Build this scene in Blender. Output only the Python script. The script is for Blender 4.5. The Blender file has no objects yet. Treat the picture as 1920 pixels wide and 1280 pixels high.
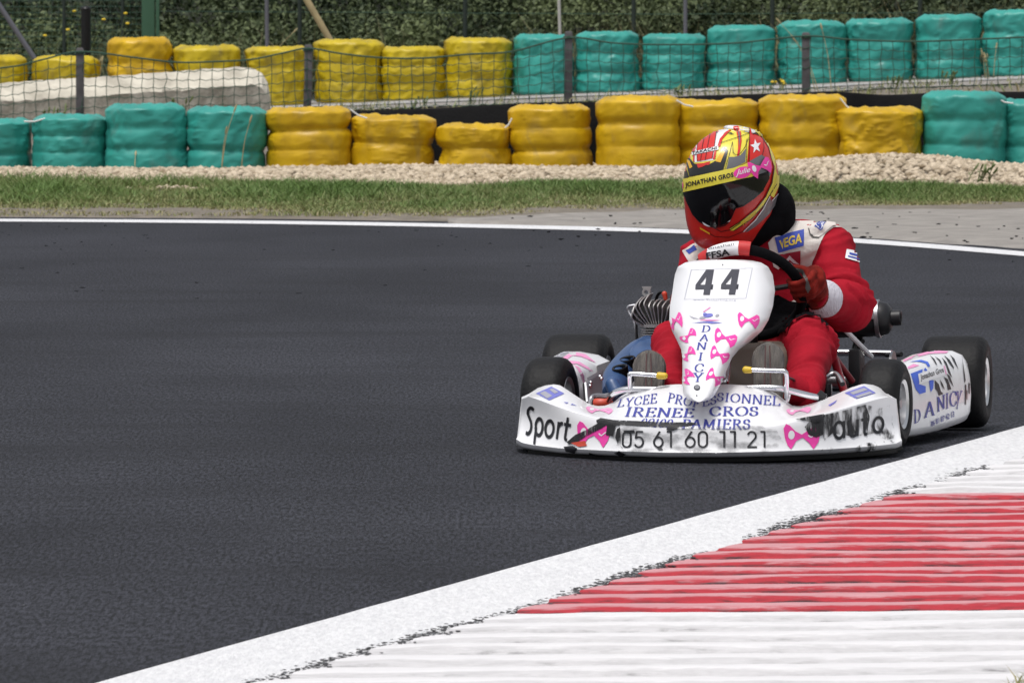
import bpy, bmesh, math, random
import numpy as np
from mathutils import Vector, Matrix, noise, geometry
from mathutils.bvhtree import BVHTree

# ------------------------------------------------------------------ camera, sky, sun, exposure
scene = bpy.context.scene
COL = scene.collection
F_PX, HORIZON, CAM_H = 13000.0, -11.0, 1.325          # focal length in photo pixels, horizon row, eye height
PITCH = math.atan((640 - HORIZON) / F_PX)
cam_d = bpy.data.cameras.new('camera'); cam = bpy.data.objects.new('camera', cam_d); COL.objects.link(cam)
cam.location = (0, 0, CAM_H); cam.rotation_euler = (math.pi / 2 - PITCH, 0, 0)
cam_d.sensor_width = 36; cam_d.lens = F_PX / 1920 * 36
cam_d.clip_start = 0.5; cam_d.clip_end = 2000
cam_d.dof.use_dof = True; cam_d.dof.focus_distance = 20.0; cam_d.dof.aperture_fstop = 30
scene.camera = cam

SUN_EL, SUN_AZ = math.radians(70), math.radians(215)   # azimuth from +Y clockwise; behind the camera, a bit left
world = bpy.data.worlds.new('World'); scene.world = world; world.use_nodes = True
wn = world.node_tree
for n_ in list(wn.nodes): wn.nodes.remove(n_)
sky = wn.nodes.new('ShaderNodeTexSky'); sky.sky_type = 'NISHITA'; sky.sun_disc = False
sky.sun_elevation = SUN_EL; sky.sun_rotation = SUN_AZ; sky.dust_density = 4.0; sky.air_density = 1.0; sky.ozone_density = 1.0
hs = wn.nodes.new('ShaderNodeHueSaturation'); hs.inputs['Saturation'].default_value = 0.28   # cloud veil: a nearly grey sky
bg = wn.nodes.new('ShaderNodeBackground'); bg.inputs['Strength'].default_value = 0.12
wo = wn.nodes.new('ShaderNodeOutputWorld')
wn.links.new(sky.outputs[0], hs.inputs['Color']); wn.links.new(hs.outputs[0], bg.inputs['Color']); wn.links.new(bg.outputs[0], wo.inputs[0])
sun_d = bpy.data.lights.new('sun', 'SUN'); sun = bpy.data.objects.new('sun', sun_d); COL.objects.link(sun)
sun_d.energy = 1.5; sun_d.angle = math.radians(14); sun_d.color = (1.0, 0.97, 0.93)
sun.rotation_euler = (math.pi / 2 - SUN_EL, 0, -SUN_AZ + math.pi)
vs = scene.view_settings
vs.view_transform = 'Standard'; vs.look = 'None'; vs.exposure = 0.35; vs.gamma = 1.0; vs.use_curve_mapping = False

# ------------------------------------------------------------------ pixel -> ray -> point helpers (photo pixels, 1920 x 1280)
CP, SP = math.cos(PITCH), math.sin(PITCH)
CAM = Vector((0, 0, CAM_H))
def ray(px, py):
    a = (px - 960) / F_PX; b = -(py - 640) / F_PX
    return Vector((a, CP + b * SP, -SP + b * CP))
def G(px, py, z=0.0):                                   # where the pixel meets the level z
    d = ray(px, py); t = (z - CAM_H) / d.z
    return CAM + d * t
def W(px, py, Y):                                       # where the pixel meets the upright plane at distance Y
    d = ray(px, py); return CAM + d * (Y / d.y)
YAW, ROLL = math.radians(10.6), math.radians(0.6)
KART_M = Matrix.Translation((0.579, 20.2, 0.0)) @ Matrix.Rotation(-YAW, 4, 'Z') @ Matrix.Rotation(-ROLL, 4, 'Y')
KART_I = KART_M.inverted(); KART_R = KART_I.to_3x3()
CAM_K = KART_I @ CAM
def kray(px, py): return KART_R @ ray(px, py)
def L(px, py, y):                                       # kart coordinates: x to its left side, y backwards from the front axle, z up
    d = kray(px, py); t = (y - CAM_K.y) / d.y
    return CAM_K + d * t

# ------------------------------------------------------------------ materials
def s2l(c):
    return tuple(((x / 255) / 12.92 if x / 255 <= 0.04045 else ((x / 255 + 0.055) / 1.055) ** 2.4) for x in c)
MATS = {}
def mat(name, col, rough=0.5, metal=0.0, var=0.0, vscale=20.0, bump=0.0, bscale=60.0, col2=None, coat=0.0, spec=0.5, stretch=(1, 1, 1), detail=5.0, attr=None):
    m = bpy.data.materials.new(name); m.use_nodes = True; MATS[name] = m
    nt = m.node_tree; p = nt.nodes['Principled BSDF']
    p.inputs['Roughness'].default_value = rough; p.inputs['Metallic'].default_value = metal
    p.inputs['Specular IOR Level'].default_value = spec
    p.inputs['Coat Weight'].default_value = coat
    c = (*col, 1.0); p.inputs['Base Color'].default_value = c
    if var or bump or attr:
        tc = nt.nodes.new('ShaderNodeTexCoord'); mp = nt.nodes.new('ShaderNodeMapping'); mp.inputs['Scale'].default_value = stretch
        nt.links.new(tc.outputs['Object'], mp.inputs['Vector'])
    if var or attr:
        mx = nt.nodes.new('ShaderNodeMix'); mx.data_type = 'RGBA'
        c2 = (*(col2 or tuple(x * (1 - var) for x in col)), 1.0)
        mx.inputs[6].default_value = c; mx.inputs[7].default_value = c2
        if attr:
            at = nt.nodes.new('ShaderNodeAttribute'); at.attribute_name = attr
            nt.links.new(at.outputs['Fac'], mx.inputs[0])
        else:
            nz = nt.nodes.new('ShaderNodeTexNoise'); nz.inputs['Scale'].default_value = vscale; nz.inputs['Detail'].default_value = detail
            rp = nt.nodes.new('ShaderNodeMapRange'); rp.inputs[1].default_value = 0.35; rp.inputs[2].default_value = 0.68
            nt.links.new(mp.outputs[0], nz.inputs['Vector']); nt.links.new(nz.outputs[0], rp.inputs[0]); nt.links.new(rp.outputs[0], mx.inputs[0])
        nt.links.new(mx.outputs[2], p.inputs['Base Color'])
    if bump:
        nb = nt.nodes.new('ShaderNodeTexNoise'); nb.inputs['Scale'].default_value = bscale; nb.inputs['Detail'].default_value = 4
        bp = nt.nodes.new('ShaderNodeBump'); bp.inputs['Strength'].default_value = bump; bp.inputs['Distance'].default_value = 0.02
        nt.links.new(mp.outputs[0], nb.inputs['Vector']); nt.links.new(nb.outputs[0], bp.inputs['Height']); nt.links.new(bp.outputs[0], p.inputs['Normal'])
    return m
def scuff_mat(name, col, scale, stretch, lo, hi):
    """rubbed-off marks: opaque where a streaky noise is high, clear elsewhere"""
    m = mat(name, col, 0.6)
    nt = m.node_tree; p = nt.nodes['Principled BSDF']
    tc = nt.nodes.new('ShaderNodeTexCoord'); mp = nt.nodes.new('ShaderNodeMapping'); mp.inputs['Scale'].default_value = stretch
    nz = nt.nodes.new('ShaderNodeTexNoise'); nz.inputs['Scale'].default_value = scale; nz.inputs['Detail'].default_value = 6; nz.inputs['Roughness'].default_value = 0.65
    rp = nt.nodes.new('ShaderNodeMapRange'); rp.inputs[1].default_value = lo; rp.inputs[2].default_value = hi
    nt.links.new(tc.outputs['Object'], mp.inputs[0]); nt.links.new(mp.outputs[0], nz.inputs[0]); nt.links.new(nz.outputs[0], rp.inputs[0])
    nt.links.new(rp.outputs[0], p.inputs['Alpha'])
    return m

# ------------------------------------------------------------------ object helpers
def tag(o, label=None, cat=None, group=None, kind=None):
    if label: o['label'] = label
    if cat: o['category'] = cat
    if group: o['group'] = group
    if kind: o['kind'] = kind
    return o
def empty(name, M=None, loc=None):
    o = bpy.data.objects.new(name, None); COL.objects.link(o); o.empty_display_size = 0.1
    if M is not None: o.matrix_world = M
    if loc is not None: o.location = loc
    return o
def link_mesh(name, me, m, parent=None, smooth=40):
    o = bpy.data.objects.new(name, me); COL.objects.link(o)
    if m is not None and not me.materials: me.materials.append(m)
    if parent is not None: o.parent = parent
    if smooth:
        me.polygons.foreach_set('use_smooth', [True] * len(me.polygons))
        if smooth < 180: me.set_sharp_from_angle(angle=math.radians(smooth))
    return o
def catmull(pts, n=8):
    P = [Vector(p) for p in pts]; out = []
    for i in range(len(P) - 1):
        p0 = P[max(i - 1, 0)]; p1 = P[i]; p2 = P[i + 1]; p3 = P[min(i + 2, len(P) - 1)]
        for k in range(n):
            t = k / n
            out.append(0.5 * ((2 * p1) + (-p0 + p2) * t + (2 * p0 - 5 * p1 + 4 * p2 - p3) * t * t + (-p0 + 3 * p1 - 3 * p2 + p3) * t ** 3))
    out.append(P[-1]); return out
def interp(x, xs, ys): return float(np.interp(x, xs, ys))
class MB:
    def __init__(s): s.v = []; s.f = []
    def add(s, v, f):
        b = len(s.v); s.v += [tuple(p) for p in v]; s.f += [tuple(i + b for i in q) for q in f]; return s
    def loft(s, rings, caps=True, closed=True):
        n = len(rings[0]); v = [p for r in rings for p in r]; f = []
        for i in range(len(rings) - 1):
            for j in range(n if closed else n - 1):
                k = (j + 1) % n
                f.append((i * n + j, i * n + k, (i + 1) * n + k, (i + 1) * n + j))
        if caps and closed:
            f.append(tuple(range(n))[::-1]); f.append(tuple(range((len(rings) - 1) * n, len(rings) * n)))
        return s.add(v, f)
    def tube(s, pts, r, n=10, caps=True, ell=None):
        P = [Vector(p) for p in pts]; R = r if isinstance(r, (list, tuple)) else [r] * len(P)
        rings = []; ref = None
        for i, p in enumerate(P):
            t = (P[min(i + 1, len(P) - 1)] - P[max(i - 1, 0)]).normalized()
            if ref is None:
                ref = Vector((0, 0, 1)) if abs(t.z) < 0.9 else Vector((1, 0, 0))
            a = (ref - t * ref.dot(t)).normalized(); b = t.cross(a); ref = a
            e = ell or (1, 1)
            rings.append([p + (a * math.cos(2 * math.pi * k / n) * e[0] + b * math.sin(2 * math.pi * k / n) * e[1]) * R[i] for k in range(n)])
        return s.loft(rings, caps)
    def capsule(s, a, b, ra, rb, n=16):
        a, b = Vector(a), Vector(b); t = (b - a).normalized()
        pts, rr = [], []
        for k in range(5):
            ang = math.pi / 2 * (1 - k / 5); pts.append(a - t * ra * math.sin(ang)); rr.append(max(ra * math.cos(ang), 0.0005))
        for k in range(5):
            pts.append(a.lerp(b, k / 4)); rr.append(ra + (rb - ra) * k / 4)
        for k in range(1, 6):
            ang = math.pi / 2 * k / 5; pts.append(b + t * rb * math.sin(ang)); rr.append(max(rb * math.cos(ang), 0.0005))
        return s.tube(pts, rr, n)
    def ellipsoid(s, c, r, n=20, m=12, M=None):
        c = Vector(c); rings = []
        for i in range(m + 1):
            a = -math.pi / 2 + math.pi * i / m; q = max(math.cos(a), 0.004)
            ring = [Vector((r[0] * q * math.cos(2 * math.pi * k / n), r[1] * q * math.sin(2 * math.pi * k / n), r[2] * math.sin(a))) for k in range(n)]
            rings.append([c + (M @ p if M is not None else p) for p in ring])
        return s.loft(rings)
    def box(s, c, size, M=None):
        c = Vector(c); h = Vector(size) / 2
        v = [Vector((x * h.x, y * h.y, z * h.z)) for z in (-1, 1) for y in (-1, 1) for x in (-1, 1)]
        v = [c + (M @ p if M is not None else p) for p in v]
        return s.add(v, [(0, 2, 3, 1), (4, 5, 7, 6), (0, 1, 5, 4), (2, 6, 7, 3), (0, 4, 6, 2), (1, 3, 7, 5)])
    def lathe(s, prof, M, n=40, caps=False):               # prof: (radius, height along local z)
        rings = [[M @ Vector((r * math.cos(2 * math.pi * k / n), r * math.sin(2 * math.pi * k / n), h)) for k in range(n)] for r, h in prof]
        return s.loft(rings, caps)
    def mesh(s, name, bevel=0.0, segs=2):
        me = bpy.data.meshes.new(name); me.from_pydata([tuple(p) for p in s.v], [], s.f); me.validate()
        if bevel:
            bm = bmesh.new(); bm.from_mesh(me); bmesh.ops.recalc_face_normals(bm, faces=bm.faces)
            ed = [e for e in bm.edges if len(e.link_faces) == 2 and e.calc_face_angle(0) > 0.6]
            bmesh.ops.bevel(bm, geom=ed, offset=bevel, segments=segs, profile=0.6, affect='EDGES', clamp_overlap=True)
            bm.to_mesh(me); bm.free()
        else:
            bm = bmesh.new(); bm.from_mesh(me); bmesh.ops.recalc_face_normals(bm, faces=bm.faces); bm.to_mesh(me); bm.free()
        return me
    def build(s, name, m, parent=None, bevel=0.0, smooth=40):
        return link_mesh(name, s.mesh(name, bevel), m, parent, smooth)
def bvh_of(*objs):                                          # all built in kart coordinates
    V, Fc = [], []
    for o in objs:
        b = len(V); V += [v.co.copy() for v in o.data.vertices]; Fc += [[i + b for i in p.vertices] for p in o.data.polygons]
    return BVHTree.FromPolygons(V, Fc)
def big_mesh(name, V, Fq, m, attr=None, parent=None, k=3, smooth=0):
    """numpy vertices and equal-sided faces to one mesh; attr is one value for each vertex"""
    me = bpy.data.meshes.new(name); nv, nf = len(V), len(Fq)
    me.vertices.add(nv); me.vertices.foreach_set('co', np.asarray(V, np.float32).ravel())
    me.loops.add(nf * k); me.loops.foreach_set('vertex_index', np.asarray(Fq, np.int32).ravel())
    me.polygons.add(nf); me.polygons.foreach_set('loop_start', np.arange(0, nf * k, k, dtype=np.int32))
    me.update(calc_edges=True); me.validate()
    if attr is not None:
        a = me.attributes.new('rnd', 'FLOAT', 'POINT'); a.data.foreach_set('value', np.asarray(attr, np.float32))
    return link_mesh(name, me, m, parent, smooth)

# ------------------------------------------------------------------ stickers: flat outlines laid on a real surface
def flat_to_surface(name, bm, bvh, m, parent, off, cut):
    xs = [v.co.x for v in bm.verts]; ys = [v.co.y for v in bm.verts]
    if not xs: bm.free(); return None
    for ax, lo, hi in ((0, min(xs), max(xs)), (1, min(ys), max(ys))):
        k = math.ceil(lo / cut) * cut
        while k < hi:
            co = Vector((k, 0, 0)) if ax == 0 else Vector((0, k, 0)); no = Vector((1, 0, 0)) if ax == 0 else Vector((0, 1, 0))
            bmesh.ops.bisect_plane(bm, geom=bm.verts[:] + bm.edges[:] + bm.faces[:], plane_co=co, plane_no=no, dist=1e-5); k += cut
    bad = []
    for v in bm.verts:
        d = kray(v.co.x, v.co.y).normalized(); hit = bvh.ray_cast(CAM_K, d)
        if hit[0] is None: bad.append(v); continue
        n = hit[1] if hit[1].dot(d) < 0 else -hit[1]
        v.co = hit[0] + n * off
    bmesh.ops.delete(bm, geom=bad, context='VERTS')
    longf = [f for f in bm.faces if max(e.calc_length() for e in f.edges) > 0.12]
    bmesh.ops.delete(bm, geom=longf, context='FACES')
    for f in bm.faces:
        if f.normal.dot(f.calc_center_median() - CAM_K) > 0: f.normal_flip()
    me = bpy.data.meshes.new(name); bm.normal_update(); bm.to_mesh(me); bm.free()
    for f in me.polygons: pass
    return link_mesh(name, me, m, parent, 180) if len(me.polygons) else None
def sticker(name, polys, bvh, m, parent, off=0.0015, cut=6.0, label=None):
    o = None
    for poly in polys:                                     # each outline is a sticker of its own
        bm = bmesh.new()
        vs_ = [bm.verts.new((p[0], p[1], 0)) for p in poly]
        for t in geometry.tessellate_polygon([[Vector((p[0], p[1], 0)) for p in poly]]):
            try: bm.faces.new([vs_[i] for i in t])
            except ValueError: pass
        o = flat_to_surface(name, bm, bvh, m, parent, off, cut) or o
        if o and label: o['label'] = label; label = None
    return o
def quad_map(q):                                           # q: top-left, top-right, bottom-right, bottom-left pixels
    tl, tr, br, bl = [Vector((*p, 0)) for p in q]
    return lambda u, v: (bl.lerp(br, u)).lerp(tl.lerp(tr, u), v)
def text_sticker(body, q, bvh, m, parent, off=0.0022, bold=0.0, shear=0.0, cut=8.0, name='lettering', sx=1.0):
    cu = bpy.data.curves.new('t', 'FONT'); cu.body = body; cu.offset = bold; cu.shear = shear; cu.resolution_u = 3; cu.space_character = sx
    o = bpy.data.objects.new('t', cu); COL.objects.link(o)
    bpy.context.view_layer.update()
    me = bpy.data.meshes.new_from_object(o.evaluated_get(bpy.context.evaluated_depsgraph_get()))
    bpy.data.objects.remove(o); bpy.data.curves.remove(cu)
    bm = bmesh.new(); bm.from_mesh(me); bpy.data.meshes.remove(me)
    xs = [v.co.x for v in bm.verts]; ys = [v.co.y for v in bm.verts]
    x0, x1, y0, y1 = min(xs), max(xs), min(ys), max(ys); mp = quad_map(q)
    for v in bm.verts: v.co = mp((v.co.x - x0) / (x1 - x0), (v.co.y - y0) / (y1 - y0))
    return flat_to_surface(name, bm, bvh, m, parent, off, cut)

def arc(cx, cy, rx, ry, a0, a1, n=14):
    return [(cx + rx * math.cos(math.radians(a0 + (a1 - a0) * k / n)), cy + ry * math.sin(math.radians(a0 + (a1 - a0) * k / n))) for k in range(n + 1)]
ST = .16                                                   # letter stems; strokes drawn with a slanted broad nib, thin bars as serifs
def sf(x, y, w=.3): return [(x - w / 2, y), (x + w / 2, y)]
SERIF = {
 'L': (.62, [[(.15, 0), (.15, 1)], sf(.15, 1), [(0, 0), (.6, 0)], [(.6, 0), (.62, .22)]]),
 'Y': (.75, [[(.38, 0), (.38, .45)], [(.38, .45), (.08, 1)], [(.38, .45), (.68, 1)], sf(.08, 1), sf(.68, 1), sf(.38, 0)]),
 'C': (.75, [arc(.42, .5, .36, .5, 50, 310), [(.66, .88), (.68, .68)], [(.66, .12), (.68, .28)]]),
 'E': (.64, [[(.15, 0), (.15, 1)], [(0, 1), (.56, 1)], [(0, 0), (.6, 0)], [(.15, .52), (.45, .52)], [(.56, 1), (.57, .8)], [(.6, 0), (.62, .22)], [(.45, .42), (.45, .62)]]),
 'F': (.58, [[(.15, 0), (.15, 1)], [(0, 1), (.55, 1)], [(.15, .52), (.45, .52)], sf(.15, 0), [(.55, 1), (.56, .8)], [(.45, .42), (.45, .62)]]),
 'P': (.6, [[(.15, 0), (.15, 1)], [(0, 1), (.3, 1)] + arc(.3, .75, .26, .25, 90, -90) + [(.15, .5)], sf(.15, 0)]),
 'R': (.72, [[(.15, 0), (.15, 1)], [(0, 1), (.3, 1)] + arc(.3, .75, .26, .25, 90, -90) + [(.15, .5)], sf(.15, 0), [(.34, .5), (.66, 0)], sf(.68, 0, .16)]),
 'O': (.82, [arc(.41, .5, .36, .5, 0, 360, 24)]),
 'S': (.55, [arc(.27, .75, .2, .25, 30, 240, 10) + arc(.27, .26, .22, .26, 70, -150, 10), [(.45, .88), (.46, .7)], [(.06, .1), (.05, .3)]]),
 'I': (.34, [[(.17, 0), (.17, 1)], sf(.17, 0), sf(.17, 1)]),
 'N': (.82, [[(.13, 0), (.13, 1)], [(.13, 1), (.7, 0)], [(.7, 0), (.7, 1)], sf(.13, 0, .24), sf(.7, 1, .24), sf(.08, 1, .16)]),
 'A': (.78, [[(.08, 0), (.38, 1)], [(.38, 1), (.7, 0)], [(.2, .36), (.58, .36)], sf(.08, 0, .24), sf(.7, 0, .24)]),
 'M': (.95, [[(.13, 0), (.16, 1)], [(.16, 1), (.48, .1)], [(.48, .1), (.8, 1)], [(.82, 0), (.8, 1)], sf(.13, 0, .24), sf(.82, 0, .26), sf(.1, 1, .18), sf(.86, 1, .18)]),
 'D': (.78, [[(.15, 0), (.15, 1)], [(0, 1), (.3, 1)] + arc(.3, .5, .4, .5, 90, -90, 18) + [(0, 0)]]),
 '0': (.6, [arc(.3, .5, .25, .5, 0, 360, 24)]), '9': (.6, [arc(.3, .68, .24, .32, 0, 360, 20), [(.54, .68), (.46, .25), (.2, 0)]]),
 '1': (.4, [[(.2, 0), (.2, 1)], sf(.2, 0), [(.2, 1), (.05, .88)]]),
}
MONO = {
 '0': (.58, [[(.06, .3), (.06, .7)] + arc(.29, .73, .23, .27, 180, 0, 12) + [(.52, .3)] + arc(.29, .27, .23, .27, 0, -180, 12)]),
 '1': (.4, [[(.1, 1), (.32, 1), (.32, 0)]]),
 '2': (.58, [arc(.29, .72, .23, .28, 160, -30, 12) + [(.06, 0), (.56, 0)]]),
 '5': (.58, [[(.5, 1), (.16, 1), (.1, .58)] + arc(.28, .33, .25, .33, 115, -150, 14)]),
 '6': (.58, [[(.38, 1), (.1, .5)] + arc(.3, .32, .25, .32, 150, 510, 24)]),
 'S': (.5, [arc(.36, .8, .2, .2, 50, 190, 8) + arc(.2, .3, .22, .3, 40, -110, 10)]),
 'p': (.55, [[(.06, -.35), (.12, .25)] + arc(.3, .33, .22, .33, 170, -170, 20)]),
 'o': (.62, [arc(.3, .33, .25, .33, 0, 360, 24)]),
 'r': (.36, [[(.1, 0), (.1, .66)], [(.1, .45)] + arc(.3, .45, .18, .2, 170, 80, 6)]),
 't': (.42, [[(.14, .92), (.14, .12)] + arc(.24, .12, .1, .12, 180, 280, 6), [(0, .64), (.36, .64)]]),
 'a': (.64, [arc(.3, .33, .25, .33, 0, 360, 24), [(.55, .66), (.55, 0)]]),
 'u': (.56, [[(.07, .66), (.07, .25)] + arc(.27, .25, .2, .25, 180, 360, 10) + [(.47, .66)], [(.47, .4), (.47, 0)]]),
 ' ': (.34, []),
}
def stroke_sticker(body, q, bvh, m, parent, font, w=.13, gap=.12, slant=0.0, off=0.0022, cut=8.0, y0=0.0, y1=1.0, name='lettering'):
    """letters of strokes: a broad nib (serif) or an even line (mono), fitted into the pixel quad q"""
    quads = []; x = 0.0
    for ch in body:
        if ch == ' ': x += .42; continue
        wd, strokes = font[ch]
        for st in strokes:
            P = [Vector((p[0] + x, p[1], 0)) for p in st]
            for i in range(len(P) - 1):
                a, b = P[i], P[i + 1]; t = (b - a)
                if t.length < 1e-6: continue
                if font is SERIF:
                    n = Vector((math.cos(.18), math.sin(.18), 0)) * w / 2
                    if abs(t.normalized().cross(n).z) < .028: n = Vector((-t.y, t.x, 0)).normalized() * .03
                else:
                    n = Vector((-t.y, t.x, 0)).normalized() * w / 2; e = t.normalized() * w * .22; a = a - e; b = b + e
                quads.append([a - n, b - n, b + n, a + n])
        x += wd + gap
    x -= gap; mp = quad_map(q); bm = bmesh.new()
    for Q in quads:
        vs_ = [bm.verts.new(mp((p.x + slant * p.y) / x, (p.y - y0) / (y1 - y0))) for p in Q]
        bm.faces.new(vs_)
    return flat_to_surface(name, bm, bvh, m, parent, off, cut)
def ellipse(cx, cy, rx, ry, rot=0, n=20):
    c, s = math.cos(math.radians(rot)), math.sin(math.radians(rot))
    return [(cx + rx * math.cos(a) * c - ry * math.sin(a) * s, cy + rx * math.cos(a) * s + ry * math.sin(a) * c) for a in [2 * math.pi * k / n for k in range(n)]]
BOW = [(-1, -.35), (-.88, -.62), (-.68, -.55), (-.35, -.22), (0, -.05), (.3, -.32), (.66, -.62), (.88, -.5), (.97, -.1), (.9, .35), (.68, .8), (.42, .42), (.05, .12), (-.28, .36), (-.52, .9), (-.74, .62), (-.9, .2)]
def bow(cx, cy, sx, sy, rot, bvh, parent, m='pink', off=.0018, flip=1):
    c, s = math.cos(math.radians(rot)), math.sin(math.radians(rot))
    T = lambda p: (cx + sx * p[0] * flip * c - sy * p[1] * s, cy + sx * p[0] * flip * s + sy * p[1] * c)
    sticker('bow_sticker', [[T(p) for p in BOW]], bvh, MATS[m], parent, off)
    sticker('bow_print', [[T(p) for p in ellipse(-.56, .02, .17, .27)], [T(p) for p in [(.3, -.02), (.36, -.06), (.5, .04), (.7, -.18), (.84, -.24), (.7, -.1), (.52, .1), (.42, .08)]]], bvh, MATS['sticker_white'], parent, off + .0008)

# ------------------------------------------------------------------ the palette
mat('asphalt', (.016, .0165, .021), .75, spec=.22)
mat('white_paint', (.70, .70, .71), .7, var=1, vscale=95, col2=(.57, .57, .585), detail=9, stretch=(1, .2, 1), bump=.35, bscale=120, spec=.3)
mat('kerb_white', (.76, .75, .76), .75, var=1, vscale=9, col2=(.56, .54, .55), bump=.4, bscale=90, stretch=(.5, 2.2, 1), spec=.3)
mat('kerb_red', (.46, .03, .045), .65, var=1, vscale=14, col2=(.40, .045, .06), bump=.4, bscale=90, stretch=(.4, 2, 1), spec=.3)
mat('kerb_worn', (.52, .19, .22), .75, var=1, vscale=11, col2=(.48, .09, .11), bump=.4, bscale=90, stretch=(.35, 2.5, 1), spec=.3)
mat('grime', (.045, .044, .046), .8)
mat('soil', (.21, .18, .145), .9, var=1, vscale=7, col2=(.12, .105, .08), bump=.6, bscale=60)
mat('dirt', (.29, .27, .245), .9, var=1, vscale=5, col2=(.20, .185, .17), bump=.5, bscale=45)
mat('verge', (.085, .10, .04), .9, var=1, vscale=3.5, col2=(.15, .13, .075), bump=.5, bscale=40)
mat('grass', (.100, .180, .032), .6, attr='rnd', col2=(.32, .265, .13))
mat('stone', (.56, .465, .345), .8, attr='rnd', col2=(.22, .165, .10), bump=.3, bscale=60)
mat('leaf', (.014, .027, .010), .6, attr='rnd', col2=(.125, .155, .065), spec=.25)
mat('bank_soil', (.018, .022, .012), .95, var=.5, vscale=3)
mat('straw', (.36, .30, .16), .8)
mat('bank_weed', (.06, .08, .03), .8, attr='rnd', col2=(.22, .19, .10))
mat('green_stalk', (.12, .16, .05), .7)
mat('yellow_flower', (.7, .5, .02), .6)
mat('yellow_wrap', (.61, .385, .008), .40, var=1, vscale=5, col2=(.45, .27, .008), bump=.12, bscale=30, spec=.35)
mat('faded_yellow_wrap', (.53, .40, .009), .42, var=1, vscale=5, col2=(.38, .28, .012), bump=.12, bscale=30, spec=.35)
mat('teal_wrap', (.040, .325, .275), .40, var=1, vscale=4, col2=(.030, .25, .215), bump=.12, bscale=30, spec=.35)
mat('black_rubber', (.007, .007, .008), .8, spec=.2, var=.4, vscale=6, bump=.2)
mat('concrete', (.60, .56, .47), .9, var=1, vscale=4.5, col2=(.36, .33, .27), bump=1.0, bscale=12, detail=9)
mat('post_grey', (.085, .08, .085), .8, var=.35, vscale=14)
mat('net_green', (.03, .075, .05), .8)
mat('fence_green', (.035, .10, .055), .5)
mat('fence_dark', (.012, .022, .016), .6)
mat('old_paint', (.42, .41, .40), .8, var=1, vscale=6, col2=(.25, .245, .235))
mat('pole_grey', (.13, .13, .15), .5, metal=.3)
mat('pole_pale', (.42, .41, .38), .6)
mat('wood', (.40, .32, .17), .8, var=.3, vscale=8)
mat('cord', (.7, .7, .68), .7)
mat('tyre', (.008, .008, .009), .6, spec=.25, var=.5, vscale=9, bump=.15, bscale=80)
mat('alloy', (.62, .62, .63), .32, metal=1)
mat('chrome', (.75, .75, .77), .18, metal=1)
mat('steel', (.40, .40, .42), .4, metal=1)
mat('dark_steel', (.012, .012, .014), .45, spec=.4)
mat('fins', (.34, .33, .33), .5, metal=.6)
mat('black_plastic', (.006, .006, .007), .4, spec=.3)
mat('white_plastic', (.80, .80, .82), .28, coat=.3, var=.04, vscale=6)
mat('sticker_white', (.78, .78, .80), .4)
mat('panel_grey_line', (.45, .46, .52), .5)
mat('number_grey', (.045, .046, .06), .45)
mat('ink_blue', (.045, .055, .30), .45)
mat('logo_blue', (.04, .12, .62), .4)
mat('pale_blue', (.16, .17, .52), .4)
mat('patch_grey', (.33, .33, .38), .5)
mat('black_ink', (.008, .008, .012), .45)
mat('pink', (.80, .05, .36), .4)
mat('light_pink', (.82, .30, .55), .4)
mat('airbox_blue', (.035, .085, .21), .38, var=.25, vscale=10)
mat('tank', (.235, .205, .165), .45)
mat('frame_red', (.22, .012, .02), .35)
mat('cap_red', (.55, .06, .03), .45)
mat('band_red', (.50, .025, .025), .6)
mat('concrete_shaded_dirty', (.36, .335, .285), .95, var=1, vscale=6, col2=(.17, .155, .12), bump=1.0, bscale=14, detail=9)
mat('cap_yellow', (.62, .42, .03), .45)
mat('suit_red', (.36, .008, .021), .85, var=.22, vscale=14, bump=.35, bscale=30, spec=.15)
mat('suit_white', (.66, .61, .57), .85, var=.12, vscale=20, bump=.3, bscale=40)
mat('cuff_white', (.62, .60, .66), .9, bump=.6, bscale=200, stretch=(2, .2, .2))
mat('suit_black', (.004, .004, .005), .95, spec=.08, bump=.2, bscale=50)
mat('glove_red', (.24, .018, .012), .85, var=.65, vscale=34, spec=.15, bump=.4, bscale=50)
mat('glove_grey', (.10, .095, .09), .85)
mat('sole', (.15, .135, .12), .85, var=1, vscale=26, col2=(.075, .07, .068), bump=.6, bscale=50, stretch=(3, 1, .5))
mat('sole_edge', (.27, .19, .15), .85)
mat('sole_groove', (.10, .05, .05), .85)
mat('plate_grey', (.26, .27, .30), .35, spec=.6)
mat('patch_blue', (.03, .06, .36), .7)
mat('patch_yellow', (.62, .45, .06), .7)
mat('patch_red', (.30, .012, .03), .7)
mat('helmet_red', (.58, .018, .012), .3, coat=.25)
mat('helmet_yellow', (.72, .62, .06), .3, coat=.25)
mat('helmet_white', (.74, .74, .76), .22, coat=.6)
mat('helmet_grey', (.13, .13, .14), .3, coat=.2)
mat('helmet_black', (.006, .006, .007), .3, coat=.1)
mat('visor', (.004, .004, .005), .08, spec=.5)
mat('orange', (.72, .40, .02), .3)
scuff_mat('scuff', (.012, .012, .014), 26, (1.9, 1, .5), .48, .66)
scuff_mat('scuff_streak', (.012, .012, .014), 24, (2.0, 1, .35), .43, .60)
scuff_mat('scuff_heavy', (.012, .012, .014), 22, (2.2, 1, .35), .34, .48)
scuff_mat('scuff_faint', (.10, .10, .11), 18, (.6, 1, 1.8), .48, .8)

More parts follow.
